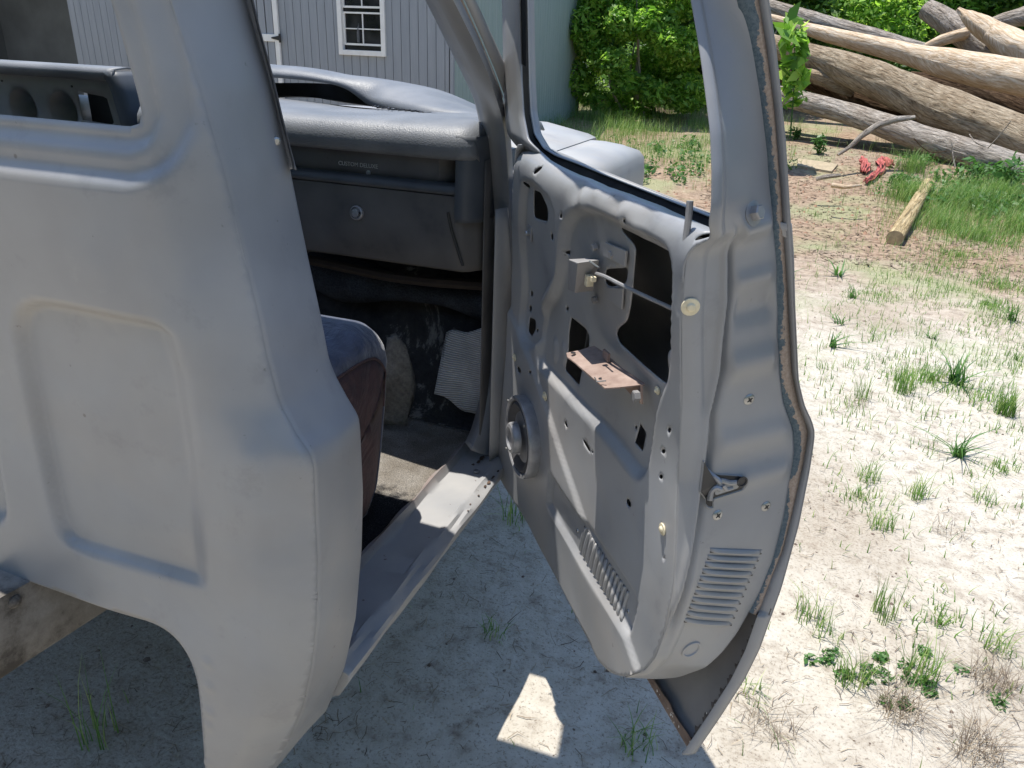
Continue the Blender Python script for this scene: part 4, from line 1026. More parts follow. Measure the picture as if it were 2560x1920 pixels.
# ventilation louvres on the rear face
TL, TR_, BL, BR = (1774,1378), (1903,1382), (1709,1552), (1829,1561)
for k in range(11):
    s_ = k/10; a = (TL[0]*(1-s_)+BL[0]*s_, TL[1]*(1-s_)+BL[1]*s_); b = (TR_[0]*(1-s_)+BR[0]*s_, TR_[1]*(1-s_)+BR[1]*s_)
    P_ = []
    for t_ in np.linspace(0, 1, 14):
        h = hit(a[0]*(1-t_)+b[0]*t_, a[1]*(1-t_)+b[1]*t_, rbvh)
        if h: P_.append(h[0])
    if len(P_) < 6: continue
    P_ = sm1(np.array(P_), 3); n_ = len(P_); rows = []
    for i, p in enumerate(P_):
        e = math.sin(math.pi*i/(n_-1))**.35
        rows.append([p+U*.0008+np.array([0, 0, .0062]), p+U*.003*e+np.array([0, 0, .004]), p+U*.0062*e+np.array([0, 0, .0012]), p+U*.0064*e, p+U*.004*e+np.array([0, 0, .0006])])
    lv = grid('louvre', rows, M_primer, door, .0006, 0)
    if k > 0 or True:
        rows = [[p+U*.0012+np.array([0, 0, .0005]), p+U*.0012-np.array([0, 0, .0022])] for p in P_]
        grid('louvre_slit', rows, M_black, lv) if False else grid('louvre_slit', rows, M_black, door)
# inner grille: upright ribs over a dark slot row
gT = [(1463,1314),(1570,1473)]; gB = [(1449,1372),(1551,1546)]
for k in range(13):
    s_ = k/12; a = (gT[0][0]*(1-s_)+gT[1][0]*s_, gT[0][1]*(1-s_)+gT[1][1]*s_); b = (gB[0][0]*(1-s_)+gB[1][0]*s_, gB[0][1]*(1-s_)+gB[1][1]*s_)
    P_ = [hit(a[0]*(1-t_)+b[0]*t_, a[1]*(1-t_)+b[1]*t_) for t_ in np.linspace(0, 1, 10)]
    P_ = [h[0] for h in P_ if h]
    if len(P_) < 6: continue
    P_ = resample(np.array(P_), 12); rows = []
    for i, p in enumerate(P_):
        e = math.sin(math.pi*(i+.3)/11.6)**.3
        rows.append([p-N*.0006+U*.009, p-N*.0045*e+U*.0055, p-N*.0052*e+U*.0035, p-N*.0022+U*.003])
    grid('grille_rib', rows, M_door, door, .0006, 0)
    grid('grille_slot', [[p-N*.0012+U*.0028, p-N*.0012-U*.0012] for p in P_], M_black, door)
# speaker
h = hit(1296, 1095)
sp_c = (h[0] if h else DP(-1.56, .5, .66)); 
spn = -N*.97+U*.24; spn /= np.linalg.norm(spn)
sp_c = onp((1288, 1094), N, .462)
mb = MB(); mb.prof(sp_c+N*.040, -N, [(.092, 0), (.094, .018), (.095, .030), (.093, .036), (.088, .037), (.084, .034), (.083, .024)], 48)
spk = mb.build('speaker', M_spkmet, door, True)
MB().prof(sp_c+N*.014, -N, [(.084, .002), (.080, .006), (.076, .009), (.070, .007), (.064, .002), (.040, -.014), (.0, -.016)], 48).build('speaker_cone', M_cone, door, True)
MB().prof(sp_c+N*.004, -N, [(.036, 0), (.036, .012), (.033, .017), (.026, .019), (.023, .014), (.0, .012)], 36).build('tweeter', M_spkmet, door, True)
for t_ in range(4):
    a = math.pi/4+t_*math.pi/2; q = sp_c+U*.088*math.cos(a)+np.array([0, 0, .088*math.sin(a)]); MB().prof(q-N*.0, -N, [(.004, 0), (.004, .003)], 10).build('speaker_screw', M_steel, door)
# remote latch lever, bracket, rod
def di(px, py, lift): 
    q = DI((px, py)); return DP(q[0], float(cin(q[1]))+.017-lift, q[1])
br_ = [di(1500,608,.004), di(1545,628,.004), di(1543,672,.004), di(1500,675,.004)]
mb = MB()
V = [di(1496,606,.003), di(1548,628,.003), di(1545,668,.003), di(1492,640,.003)]; mb.add(V+[v-N*.004 for v in V], [(0,1,2,3),(4,7,6,5),(0,4,5,1),(1,5,6,2),(2,6,7,3),(3,7,4,0)])
V = [di(1497,720,.003), di(1540,722,.003), di(1537,775,.003), di(1500,748,.003)]; mb.add(V+[v-N*.003 for v in V], [(0,1,2,3),(4,7,6,5),(0,4,5,1),(1,5,6,2),(2,6,7,3),(3,7,4,0)])
mb.build('latch_bracket', M_primer, door, bev=.001)
mb = MB()
V = [di(1457,646,.010), di(1462,646,.045), di(1458,722,.045), di(1453,722,.012)]
W_ = [di(1492,650,.012), di(1489,655,.047), di(1480,730,.047), di(1476,728,.012)]
mb.add(V+W_, [(0,1,2,3),(4,7,6,5),(0,4,5,1),(1,5,6,2),(2,6,7,3),(3,7,4,0)])
mb.build('latch_lever', M_skin, door, bev=.0015)
for q_, s_ in (((1456,700), (.008, .012, .014)), ((1492,700), (.010, .012, .018)), ((1503,697), (.007, .008, .008))): MB().box(di(*q_, .03), s_, [U, N, (0, 0, 1)]).build('white_bushing', M_clip, door, bev=.001)
rod = [di(1495,684,.02), di(1512,690,.018), di(1550,715,.012), di(1590,743,.002), di(1630,772,-.010), di(1668,801,-.02)]
mb = MB(); mb.tube(smooth_curve(np.array(rod), 30), .0032, 8); mb.build('latch_rod', M_spkmet, door, True)
MB().tube([di(1494,652,.03), di(1517,668,.03)], .0015, 6).build('lever_pin', M_steel, door, True); MB().tube([di(1425,654,.001), di(1455,690,.02)], .0022, 6).build('lever_spring', M_steel, door, True)
for px, py in [(1498,616),(1541,634),(1497,747)]: fit('bracket_bolt', px, py, [(.006, 0), (.006, .006), (.005, .007)], M_skin, None, 6, lift=.005)
# rusty armrest bracket
def prism(pts, th, lifts=None):
    V = [np.asarray(p) for p in pts]; k = len(V); mb = MB()
    mb.add(V+[v-np.array([0, 0, th]) for v in V], [tuple(range(k)), tuple(range(2*k-1, k-1, -1))]+[(i, (i+1) % k, k+(i+1) % k, k+i) for i in range(k)]); return mb
def dl(px, py, lift):
    c = .5-.004-lift; u, z = D2((px, py), c); return DP(u, c, z)
A_ = [dl(1416,882,.05), dl(1450,875,.03), dl(1485,864,.008), dl(1507,878,.0), dl(1556,920,.0), dl(1612,958,-.004), dl(1612,961,.0), dl(1548,968,.042), dl(1512,970,.055), dl(1475,940,.055), dl(1436,905,.055), dl(1418,892,.055)]
c0 = sum(A_)/len(A_); zpl = None
arm = prism(A_, .0022).build('armrest_bracket', M_rust, door)
mb = MB(); V = [dl(1560,962,.006), dl(1608,962,.004), dl(1608,1010,.004), dl(1590,996,.004)]; mb.add(V+[v-N*.003 for v in V], [(0,1,2,3),(4,7,6,5),(0,4,5,1),(1,5,6,2),(2,6,7,3),(3,7,4,0)]); mb.build('bracket_foot', M_rust, door)
p_ = dl(1596, 990, .012); MB().prof(p_, -N, [(.009, 0), (.009, .008), (.007, .009)], 6).build('bracket_bolt', M_skin, door)
for p, l in [((1433, 884), .046), ((1503, 949), .046)]:
    q = dl(*p, l)+np.array([0, 0, .0012]); MB().prof(q, (0, 0, 1), [(.0045, 0), (.0045, .0006)], 12).build('bracket_hole', M_black, door)
mb = MB(); mb.box(dl(1515, 897, .012)+np.array([0, 0, .006]), (.022, .004, .014), [U, N, (0, 0, 1)]); mb.build('bracket_tab', M_rust, door)
mb = MB(); mb.tube([dl(1487, 944, .055), dl(1492, 954, .06), dl(1515, 952, .05)], .0012, 6); mb.build('bracket_wire', M_steel, door, True)
# square nut plate near the front edge, lock rod at the belt
h = hit(1328, 582)
if h:
    p, nn = h
    MB().box(p-N*.003, (.022, .003, .030), [U, N, (0, 0, 1)]).build('nut_plate', M_skin, door, bev=.001)
    MB().prof(p-N*.004, -N, [(.006, 0), (.006, .006), (.004, .009)], 6).build('plate_nut', M_steel, door)
_h = hit(1716, 588) or hit(1700, 580); _b = _h[0]
rp = [_b-np.array([0, 0, .01]), _b+np.array([0, 0, .02]), _b+np.array([0, 0, .040])-U*.002]
mb = MB(); mb.tube(smooth_curve(np.array(rp), 12), .0042, 8); mb.build('lock_rod', M_spkmet, door, True)

# ================================================================ SHED
SX, SY0, SY1 = -3.80, 8.4, 13.6
shed = empty('garden_shed', (-7.5, 11, 0), 'blue grey board shed with a white framed window and strap hinged door', 'shed')
def pts_box(mb, x0, x1, y0, y1, z0, z1): return mb.box(((x0+x1)/2, (y0+y1)/2, (z0+z1)/2), (x1-x0, y1-y0, z1-z0))
wl = PY((846, 60), SY0-0); wrr = PY((964, 60), SY0); wbz = PY((905, 139), SY0)[2]
W0, W1 = wl[0], wrr[0]
D1 = PY((702, 90), SY0)[0]; D0 = D1-.92
E1 = PY((183, 90), SY0)[0]; E0 = E1-2.4
mb = MB()
x = SX-.0
zT = 2.85
while x > -13.2:
    x0 = x-.108
    if x0 < W1-.01 and x > W0+.01:
        pts_box(mb, x0, x-.006, SY0, SY0+.03, -.1, wbz+.02); pts_box(mb, x0, x-.006, SY0, SY0+.03, wbz+.98, zT)
        if x-.006 > W1-.02: pts_box(mb, W1-.02, x-.006, SY0+.001, SY0+.03, wbz+.02, wbz+.98)
        if x0 < W0+.02: pts_box(mb, x0, W0+.02, SY0+.001, SY0+.03, wbz+.02, wbz+.98)
    elif x0 < E1 and x > E0:
        pts_box(mb, x0, x-.006, SY0, SY0+.03, 2.75, zT)
    else: pts_box(mb, x0, x-.006, SY0, SY0+.03, -.1, zT)
    x -= .108
mb.build('front_wall', M_siding, shed, bev=.002)
MB().box((SX-.02, SY0+.0, 1.4), (.04, .05, 3.0)).build('corner_board', M_siding, shed, bev=.003)
mb = MB(); y = SY0+.03
while y < SY1:
    pts_box(mb, SX-.035, SX, y, y+.103, -.1, zT); y += .108
mb.build('side_wall', M_siding2, shed, bev=.002)
mb = MB(); 
for a in ((SX-.04, W1-.0), (W0, E1), (E0, -13.2)): pts_box(mb, a[1], a[0], SY0+.0125, SY0+.05, -.1, zT)
pts_box(mb, W0, W1, SY0+.032, SY0+.05, -.1, wbz+.02); pts_box(mb, SX-.06, SX-.04, SY0, SY1, -.1, zT); pts_box(mb, -13.2, SX, SY1, SY1+.05, -.1, zT)
mb.build('backing_wall', M_siding, shed)
# window
fw = .055
wd = empty('t', (0, 0, 0), None, None); bpy.data.objects.remove(wd)
z0, z1 = wbz, wbz+1.0
mb = MB()
pts_box(mb, W0, W0+fw, SY0-.025, SY0+.03, z0, z1); pts_box(mb, W1-fw, W1, SY0-.025, SY0+.03, z0, z1)
pts_box(mb, W0+fw, W1-fw, SY0-.025, SY0+.03, z0, z0+fw); pts_box(mb, W0+fw, W1-fw, SY0-.025, SY0+.03, z1-fw, z1)
wf = mb.build('window_frame', M_white, shed, bev=.003)
def sash(zb, zt, dy):
    mb = MB(); a, b = W0+fw+.002, W1-fw-.002; r = .018
    pts_box(mb, a, a+r, SY0+dy, SY0+dy+.02, zb, zt); pts_box(mb, b-r, b, SY0+dy, SY0+dy+.02, zb, zt)
    pts_box(mb, a+r, b-r, SY0+dy, SY0+dy+.02, zb, zb+r*1.2); pts_box(mb, a+r, b-r, SY0+dy, SY0+dy+.02, zt-r, zt)
    pts_box(mb, (a+b)/2-.006, (a+b)/2+.006, SY0+dy+.002, SY0+dy+.016, zb+r*1.2, zt-r)
    pts_box(mb, a+r, b-r, SY0+dy+.003, SY0+dy+.0155, (zb+zt)/2-.006, (zb+zt)/2+.006)
    mb.build('window_sash', M_white, wf)
zs0 = PY((905, 114), SY0)[2]; zm = PY((905, 30), SY0)[2]
sash(zs0, zm, .015); sash(zm-.03+.07, z1-fw, -.008+.02)
pts_box(MB(), W0+fw, W1-fw, SY0+.040, SY0+.044, z0+fw, z1-fw).build('window_pane', M_glass, wf)
MB().prof(((W0+W1)/2-.10+.04, SY0+.036, zs0+.03), (0, 0, 1), [(.05, 0), (.052, .10), (.035, .15), (.014, .18), (.014, .20)], 14, sc=(1, .05)).build('jug', m_plain('cloudy_jug', (.20, .21, .22), .6), wf, True)
# door leaf with white trim, the other leaf stands open on a dark inside
zd = PY((650, 100), SY0)[2]
mb = MB(); xx = D1-.07
while xx > D0+.08: pts_box(mb, xx-.1, xx-.008, SY0-.028, SY0-.010, .1, 2.7); xx -= .108
dl_ = mb.build('shed_door', M_siding, shed, bev=.002)
tw = .062
mb = MB(); pts_box(mb, D1-tw, D1, SY0-.040, SY0-.008, .1, 2.7); pts_box(mb, D0, D0+tw, SY0-.040, SY0-.008, .1, 2.7)
pts_box(mb, D0+tw, D1-tw, SY0-.040, SY0-.009, zd-.01, zd+.07); pts_box(mb, D0+tw, D1-tw, SY0-.040, SY0-.009, 2.62, 2.7); pts_box(mb, D0+tw, D1-tw, SY0-.040, SY0-.009, .1, .17)
mb.build('door_trim', M_white, dl_, bev=.003)
hz = zd+.03
mb = MB(); 
a = D1+.028
mb.box((a-.012, SY0-.046, hz), (.022, .012, .095)); 
V = [(a-.022, SY0-.050, hz+.026), (a-.022, SY0-.050, hz-.026), (a-.13, SY0-.050, hz-.006), (a-.13, SY0-.050, hz+.006)]
mb.add(V+[(q[0], q[1]+.006, q[2]) for q in V], [(0,1,2,3),(7,6,5,4),(0,4,5,1),(1,5,6,2),(2,6,7,3),(3,7,4,0)])
mb.build('strap_hinge', M_black, dl_)
# open doorway further left: dark inside
mb = MB(); pts_box(mb, E0, E1, SY0+.9, SY0+.95, -.1, 2.75); pts_box(mb, E1, E1+.01, SY0+.05, SY0+.9, -.1, 2.75); pts_box(mb, E0-.01, E0, SY0+.05, SY0+.9, -.1, 2.75); pts_box(mb, E0, E1, SY0+.05, SY0+.9, 2.75, 2.8)
mb.build('doorway_inside', M_gloom, shed)
rows = [[(x, SY0-.12, 2.95), (x, (SY0+SY1)/2, 4.0), (x, SY1+.12, 2.95)] for x in (-13.4, SX+.06)]
grid('roof', rows, M_barkd, shed, .06)

# ================================================================ LOG PILE
def cross(px, py, Yd): return PY((px, py), Yd)
s4 = 700/2212
def q4(a, b): return (1860+a*s4, b*s4)
def log(name, pts, mat, label, cat='log', cut=True, rough=.07, n=170, m=56, group='logs in the pile', bend=0, seed=0, broken=False):
    """pts: (crop x, crop y, width in crop px, depth y)"""
    C_, R_ = [], []
    for a, b, w_, yd in pts:
        p = q4(a, b); c = PY(p, yd); C_.append(c); d = np.linalg.norm(c-CP); R_.append(w_*s4/F*d*.5*.96)
    C_ = np.array(C_); C_ = sm1(resample(C_, n), 4); t = np.linspace(0, 1, n); R0 = sm1(np.interp(t, np.linspace(0, 1, len(R_)), R_)[:, None], 6)[:, 0]
    r_ = np.random.default_rng(seed+3); T = np.gradient(C_, axis=0); T /= np.linalg.norm(T, axis=1)[:, None]
    L = np.r_[0, np.cumsum(np.linalg.norm(np.diff(C_, axis=0), axis=1))]; V = []; uv = []
    ph = r_.uniform(0, 6, 8); ref = np.array([0, 0, 1.])
    for i in range(n):
        a = np.cross(T[i], ref); a /= np.linalg.norm(a); b = np.cross(a, T[i])
        for k in range(m+1):
            th = 2*math.pi*k/m; u = L[i]
            rr = R0[i]*(1+rough*(.5*math.sin(2*th+ph[0]+u*1.1)+.4*math.sin(3*th+ph[1]-u*2.3)+.35*math.sin(u*4.1+ph[2]+th)+.25*math.sin(7*th+ph[3]+u*5)+.25*math.sin(u*11+ph[4]+2*th)))
            if cat == 'log':
                wv_ = 2.2*math.sin(u*1.3+ph[7])+.8*math.sin(u*4.7+th)+.5*math.sin(u*9+2*th)
                rr += R0[i]*(.030 if mat is not M_bare else .010)*(abs(math.sin(7*th+wv_))-.5+.5*abs(math.sin(11*th-wv_*1.4+u*3)))
                rr += R0[i]*.05*max(0, math.sin(u*2.7+ph[5])*math.sin(2*th+ph[6]+u)-.45)*2
            if broken and i > n*.86: rr *= 1-.55*(i/n-.86)/.14*(1+.6*math.sin(5*th+ph[5]))
            if broken and i < n*.10: rr *= .5+.5*(i/n)/.10*(1+.0*math.sin(5*th))+.12*math.sin(6*th+ph[6])*(1-i/n/.1)
            V.append(C_[i]+rr*(math.cos(th)*a+math.sin(th)*b)); uv.append((u, k/m*R0[i]*6.28))
    w1_ = m+1
    Fc = [(i*w1_+k, i*w1_+k+1, (i+1)*w1_+k+1, (i+1)*w1_+k) for i in range(n-1) for k in range(m)]
    o = mk(name, V, Fc, mat, None, True, uv)
    for e, sgn in ((0, -1), (n-1, 1)):
        rim = [V[e*w1_+k] for k in range(m)]; cc = sum(rim)/m+T[e]*sgn*R0[e]*.06
        mid = [r*.55+cc*.45+T[e]*sgn*R0[e]*.05*math.sin(k*2.4) for k, r in enumerate(rim)]
        mk('cut_end', rim+mid+[cc], [(k, (k+1) % m, m+(k+1) % m, m+k) for k in range(m)]+[(m+k, m+(k+1) % m, 2*m) for k in range(m)], M_cut, o, True)
    tag(o, label, cat, group); return o
log('log', [(180,55,95,14.6),(450,140,120,14.5),(800,240,130,14.4),(1150,330,110,14.3),(1500,420,90,14.2)], M_barkg, 'cracked grey barked log, highest and farthest of the stacked long logs', seed=1)
log('log', [(120,120,52,13.4),(300,170,62,13.3),(620,265,100,13.1),(900,330,118,13.0),(1100,375,130,12.9),(1500,480,195,12.7),(1900,560,215,12.5),(2300,640,225,12.3),(2700,720,230,12.1)], M_bare, 'pale stripped log with tan bare wood lying along the top of the pile', seed=2, rough=.05)
log('log', [(200,360,150,12.9),(420,415,165,12.8),(750,520,205,12.6),(1100,650,235,12.3),(1500,840,265,12.0),(1900,980,275,11.7),(2300,1140,285,11.4),(2700,1280,290,11.1)], M_bark, 'thick brown log with deep ridged bark across the middle of the pile', seed=3, rough=.05)
log('log', [(200,740,130,12.6),(420,790,135,12.5),(800,890,140,12.2),(1100,990,160,11.9),(1400,1090,170,11.6),(1750,1200,190,11.3),(2212,1340,175,11.0),(2600,1450,175,10.7)], M_barkg, 'slim grey brown log lying lowest on the dirt in front of the pile', seed=4, rough=.05)
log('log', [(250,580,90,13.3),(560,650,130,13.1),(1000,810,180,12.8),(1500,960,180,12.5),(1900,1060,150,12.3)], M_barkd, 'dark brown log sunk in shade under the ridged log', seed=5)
log('log', [(430,560,50,12.6),(560,600,95,12.55),(680,640,90,12.6),(860,740,70,12.7)], M_bark, 'short broken brown stub with a splintered tip poking out below the ridged log', seed=6, broken=True, rough=.12)
log('log', [(1430,70,110,14.9),(1600,170,150,14.7),(1800,290,180,14.4),(2000,400,190,14.1),(2300,560,200,13.8)], M_barkg, 'mossy grey trunk piece leaning down to the right behind the stripped log', seed=7, rough=.10)
log('log', [(1690,70,50,14.0),(1800,160,130,13.9),(1950,260,190,13.8),(2150,380,240,13.6),(2500,560,260,13.4)], M_bare, 'torn splintered trunk with a jagged pale tip at the upper right', seed=8, broken=True, rough=.14)
log('log', [(1880,210,60,15.4),(2050,160,100,15.3),(2250,120,150,15.2),(2600,40,170,15.0)], M_barkg, 'thin pale log crossing behind the splintered trunk at the picture edge', seed=9)
log('log', [(1420,380,50,14.2),(1560,320,70,14.2),(1700,280,70,14.2),(1850,240,80,14.3)], M_bare, 'short whitish limb lying crosswise behind the stripped log', seed=10)
log('log', [(1300,620,90,13.6),(1700,700,160,13.5),(2212,900,200,13.2),(2600,1000,200,13)], M_barkd, 'dark log in the gap between the stripped log and the ridged log', seed=11)
# curved branch, twigs
br = log('bare_branch', [(740,1225,18,10.3),(830,1165,30,10.4),(930,1070,42,10.5),(1060,985,48,10.6),(1200,945,45,10.7),(1345,928,30,10.8)], M_barkg, 'curved grey dead branch arching from the dirt over the lowest log', 'branch', seed=12, n=50, m=12, group=None)
log('bare_branch', [(570,1415,30,8.9),(650,1395,34,8.9),(760,1385,26,8.95)], M_barkg, 'short grey stick on the dirt just below the board', 'branch', seed=13, n=20, m=10, group=None)
log('bare_branch', [(690,1462,36,8.5),(800,1478,30,8.5),(930,1462,16,8.55)], M_bare, 'pale knobby stick touching the red cloth', 'branch', seed=14, n=20, m=10, group=None)
# short cut log lying end-on in the grass
sl = []
pA, pB = GP(2233, 612), GP(2318, 470)
r0 = .055
sh = None
C_ = np.array([pA+np.array([0, 0, r0]), pB+np.array([0, 0, r0*.9])]); C_ = resample(C_, 24); V = []; uv = []
T = C_[-1]-C_[0]; T /= np.linalg.norm(T); a = np.cross(T, (0, 0, 1.)); a /= np.linalg.norm(a); b = np.cross(a, T)
for i in range(24):
    for k in range(21):
        th = 2*math.pi*k/20; rr = (.072-.010*i/23)*(1+.03*math.sin(3*th+i*.3)); V.append(C_[i]+rr*(math.cos(th)*a+math.sin(th)*b)); uv.append((i*.05, k*.02))
short = mk('short_log', V, [(i*21+k, i*21+k+1, (i+1)*21+k+1, (i+1)*21+k) for i in range(23) for k in range(20)], m_bark('tan_bark', (.50, .39, .22), (.74, .62, .40), .3), None, True, uv)
tag(short, 'short sawn tan log lying alone in the grass before the pile', 'log')
mk('cut_end', [V[k] for k in range(20)]+[sum(V[:20])/20-T*.004], [(k, (k+1) % 20, 20) for k in range(20)], M_cut, short)
mk('cut_end', [V[23*21+k] for k in range(20)]+[sum(V[23*21:23*21+20])/20], [(k, (k+1) % 20, 20) for k in range(20)], M_cut, short)
# board
b0, b1, b2, b3 = GP(*q4(415, 1322)), GP(*q4(690, 1372)), GP(*q4(740, 1312)), GP(*q4(425, 1268))
V = [b0, b1, b2, b3]; V = [v+np.array([0, 0, .03]) for v in V]
o = MB().add(V+[v-np.array([0, 0, .035]) for v in V], [(0,1,2,3),(7,6,5,4),(0,4,5,1),(1,5,6,2),(2,6,7,3),(3,7,4,0)]).build('board', M_board, None, bev=.004)
tag(o, 'weathered tan plank lying flat on the brown dirt left of the red cloth', 'plank')
log('dead_twig', [(1640,1130,10,10.9),(1650,1230,11,10.85),(1668,1320,12,10.8)], M_barkg, 'upright pale twig standing before the lowest log', 'twig', seed=21, n=14, m=7, group=None)
log('dead_twig', [(2110,955,6,10.6),(2020,1070,7,10.6),(1925,1170,8,10.6)], M_barkg, 'thin slanting twig crossing the front of the ridged log', 'twig', seed=22, n=14, m=7, group=None)
log('dead_twig', [(1340,1090,6,10.5),(1400,1160,7,10.5),(1480,1210,6,10.5),(1600,1195,5,10.5)], M_barkd, 'drooping root strand below the curved branch', 'twig', seed=23, n=18, m=7, group=None)
log('dead_twig', [(1780,1060,8,10.9),(1830,1130,9,10.8),(1910,1160,8,10.8)], M_barkg, 'bent little twig lying against the ridged log', 'twig', seed=24, n=14, m=7, group=None)
# red cloth: two crumpled lobes joined
def cloth(pts, wd_, seed):
    P_ = smooth_curve(np.array([GP(*q4(*p))+np.array([0, 0, .05]) for p in pts]), 36, 1); r_ = np.random.default_rng(seed); rows = []
    T = np.gradient(P_, axis=0); T /= np.linalg.norm(T, axis=1)[:, None]
    for i, p in enumerate(P_):
        s_ = np.cross(T[i], (0, 0, 1.)); r = []
        for j in range(15):
            t_ = j/14*2-1; wv = wd_*(.55+.45*math.sin(math.pi*(i+2)/39))*(1+.25*math.sin(i*.7))
            r.append(p+s_*t_*wv+np.array([0, 0, .035*math.cos(t_*1.5)+.022*math.sin(t_*9+i*.35)+.012*math.sin(i*.9+t_*4)-.02]))
        rows.append(r)
    return rows
rc = grid('red_cloth', cloth([(1165,1330),(1110,1290),(1060,1290),(1090,1340),(1060,1390),(1000,1430),(950,1465)], .045, 1), M_red, None, .004)
tag(rc, 'crumpled faded red cloth on the dirt in front of the logs', 'cloth')
grid('cloth_fold', cloth([(915,1290),(945,1300),(960,1340),(945,1385)], .055, 2), M_red, rc, .004)
# blue and white tarp bundle near the shed corner
tb_ = GP(1478, 205+6)
rows = []
for i in range(24):
    r = []
    for j in range(24):
        u, v = i/23*2-1, j/23*2-1; hgt = max(0, 1-u*u)*max(0, 1-v*v)
        r.append((tb_[0]+u*.55, tb_[1]+v*.5, tb_[2]+.42*hgt**.6+.06*math.sin(u*9+v*5)*hgt+.04*math.sin(v*13-u*7)*hgt))
    rows.append(r)
m_, t_, b_ = newmat('blue_white_tarp'); n_ = noise(t_, 3, 5, .7); r_ = ramp(t_, n_.outputs[0], [(.42, (.03, .05, .10)), (.5, (.10, .16, .30)), (.56, (.7, .7, .72))]); t_.links.new(r_.outputs[0], b_.inputs['Base Color'])
tag(grid('tarp', rows, m_, None, .01), 'heaped blue and white tarp in the grass beyond the shed', 'tarp')

# ================================================================ VEGETATION
def leaves(name, centers, radii, count, size, mat, parent=None, flat=.75, squash=.85, hang=0):
    centers = np.asarray(centers, float); radii = np.asarray(radii, float)
    wgt = radii**2; wgt /= wgt.sum(); idx = rng.choice(len(centers), count, p=wgt)
    d = rng.normal(size=(count, 3)); d /= np.linalg.norm(d, axis=1)[:, None]
    rr = rng.uniform(.35, 1, count)**.6
    P = centers[idx]+d*(radii[idx]*rr)[:, None]*np.array([1, 1, squash])
    nrm = d*.5+rng.normal(size=(count, 3))*.75+np.array([0, 0, .9]); nrm /= np.linalg.norm(nrm, axis=1)[:, None]
    t = np.cross(nrm, rng.normal(size=(count, 3))); t /= np.linalg.norm(t, axis=1)[:, None]; b = np.cross(nrm, t)
    s = size*np.clip(rng.lognormal(-.12, .42, count), .35, 2.2)[:, None]
    V = np.stack([P-t*s, P+b*s*.42-t*s*.1+nrm*s*.1, P+t*s, P-b*s*.42-t*s*.1+nrm*s*.1], 1).reshape(-1, 3)
    me = bpy.data.meshes.new(name); me.vertices.add(len(V)); me.vertices.foreach_set('co', V.astype(np.float32).ravel())
    me.loops.add(count*4); me.loops.foreach_set('vertex_index', np.arange(count*4, dtype=np.int32))
    me.polygons.add(count); me.polygons.foreach_set('loop_start', np.arange(0, count*4, 4, dtype=np.int32)); me.polygons.foreach_set('loop_total', np.full(count, 4, dtype=np.int32))
    me.materials.append(mat); me.update(calc_edges=True); me.validate()
    o = bpy.data.objects.new(name, me); COL.objects.link(o)
    if parent is not None:
        o.parent = parent
        if parent.type == 'EMPTY': o.matrix_parent_inverse = Matrix.Translation(-parent.location)
    return o
def clumps(c, R, n, rmin, rmax, squash=.8, seed=0):
    r_ = np.random.default_rng(seed); d = r_.normal(size=(n, 3)); d /= np.linalg.norm(d, axis=1)[:, None]; q = r_.uniform(.35, 1, n)[:, None]**.5
    return np.asarray(c)+d*q*np.asarray(R), r_.uniform(rmin, rmax, n)
def bush(name, label, cat, c, R, n, cnt, size, mat, trunk=True, seed=0, rmin=.25, rmax=.5, group=None):
    gz = float(gh(c[0], c[1])); e = empty(name, (c[0], c[1], gz), label, cat, group)
    cs, rs = clumps(c, R, n, rmin, rmax, seed=seed); leaves('crown', cs, rs, cnt, size, mat, e)
    r_ = np.random.default_rng(seed+9); mb = MB()
    for k in range(6):
        tgt = cs[r_.integers(len(cs))]; b = np.array([c[0]+r_.normal()*.12, c[1]+r_.normal()*.12, gz-.05])
        if not trunk and k: pass
        mid = b*.45+tgt*.55+r_.normal(size=3)*.12
        V_, F_ = tube(smooth_curve(np.array([b, mid, tgt]), 12), np.linspace(.05 if k else .09, .012, 12)*(1.6 if trunk else .6), 7)
        MB().add(V_, F_).build('stem' if not trunk else ('trunk' if k == 0 else 'limb'), M_barkg, e, True)
    return e
c = PY((1600, 90), 13.6)
bush('leafy_bush', 'large bright green leafy bush beyond the door window, beside the shed', 'bush', (c[0], 13.6, 1.85), (1.35, .9, 1.5), 85, 52000, .046, M_leaf, False, 21, .14, .38)
c = PY((1760, 60), 15.0)
bush('leafy_bush', 'dark green shrub behind the logs, hidden by the door post', 'bush', (c[0]+.5, 15.6, 2.0), (1.6, .9, 1.6), 40, 26000, .055, M_leaf2, False, 22)
tl_ = ['tall tree with light green crown behind the shed corner', 'broad dark tree standing behind the bright green bush', 'dense dark tree rising behind the left end of the log pile', 'sunlit yellow green young tree above the grey log', 'deep green tree behind the splintered trunk', 'dark tree at the right edge behind the log pile', 'shaded thicket tree in the far right background', 'dim tree filling the gap far behind the middle of the logs']
for k, (px, yd, w_, zc_, hh, mt, sz, cnt) in enumerate([(1480,19,2.0,3.4,3.2,M_leaf,.065,30000),(1640,18.5,2.2,3.4,3.2,M_leaf2,.065,26000),(1950,18,2.2,2.8,2.7,M_leaf2,.06,34000),(2150,16.6,.75,2.0,.75,M_leaf,.05,9000),(2300,18,2.2,2.9,2.6,M_leaf2,.06,30000),(2500,18,2.4,3.0,2.8,M_leaf,.065,22000),(2700,17,2.4,3.0,2.8,M_leaf2,.065,22000),(2250,21,3.2,3.6,3.6,M_leaf2,.08,26000)]):
    c = PY((px, 100), yd); bush('tree', tl_[k], 'tree', (c[0], yd, zc_), (w_, 1.2, hh), 34, cnt, sz, mt, True, 40+k, .35, .75, 'trees beyond the yard')
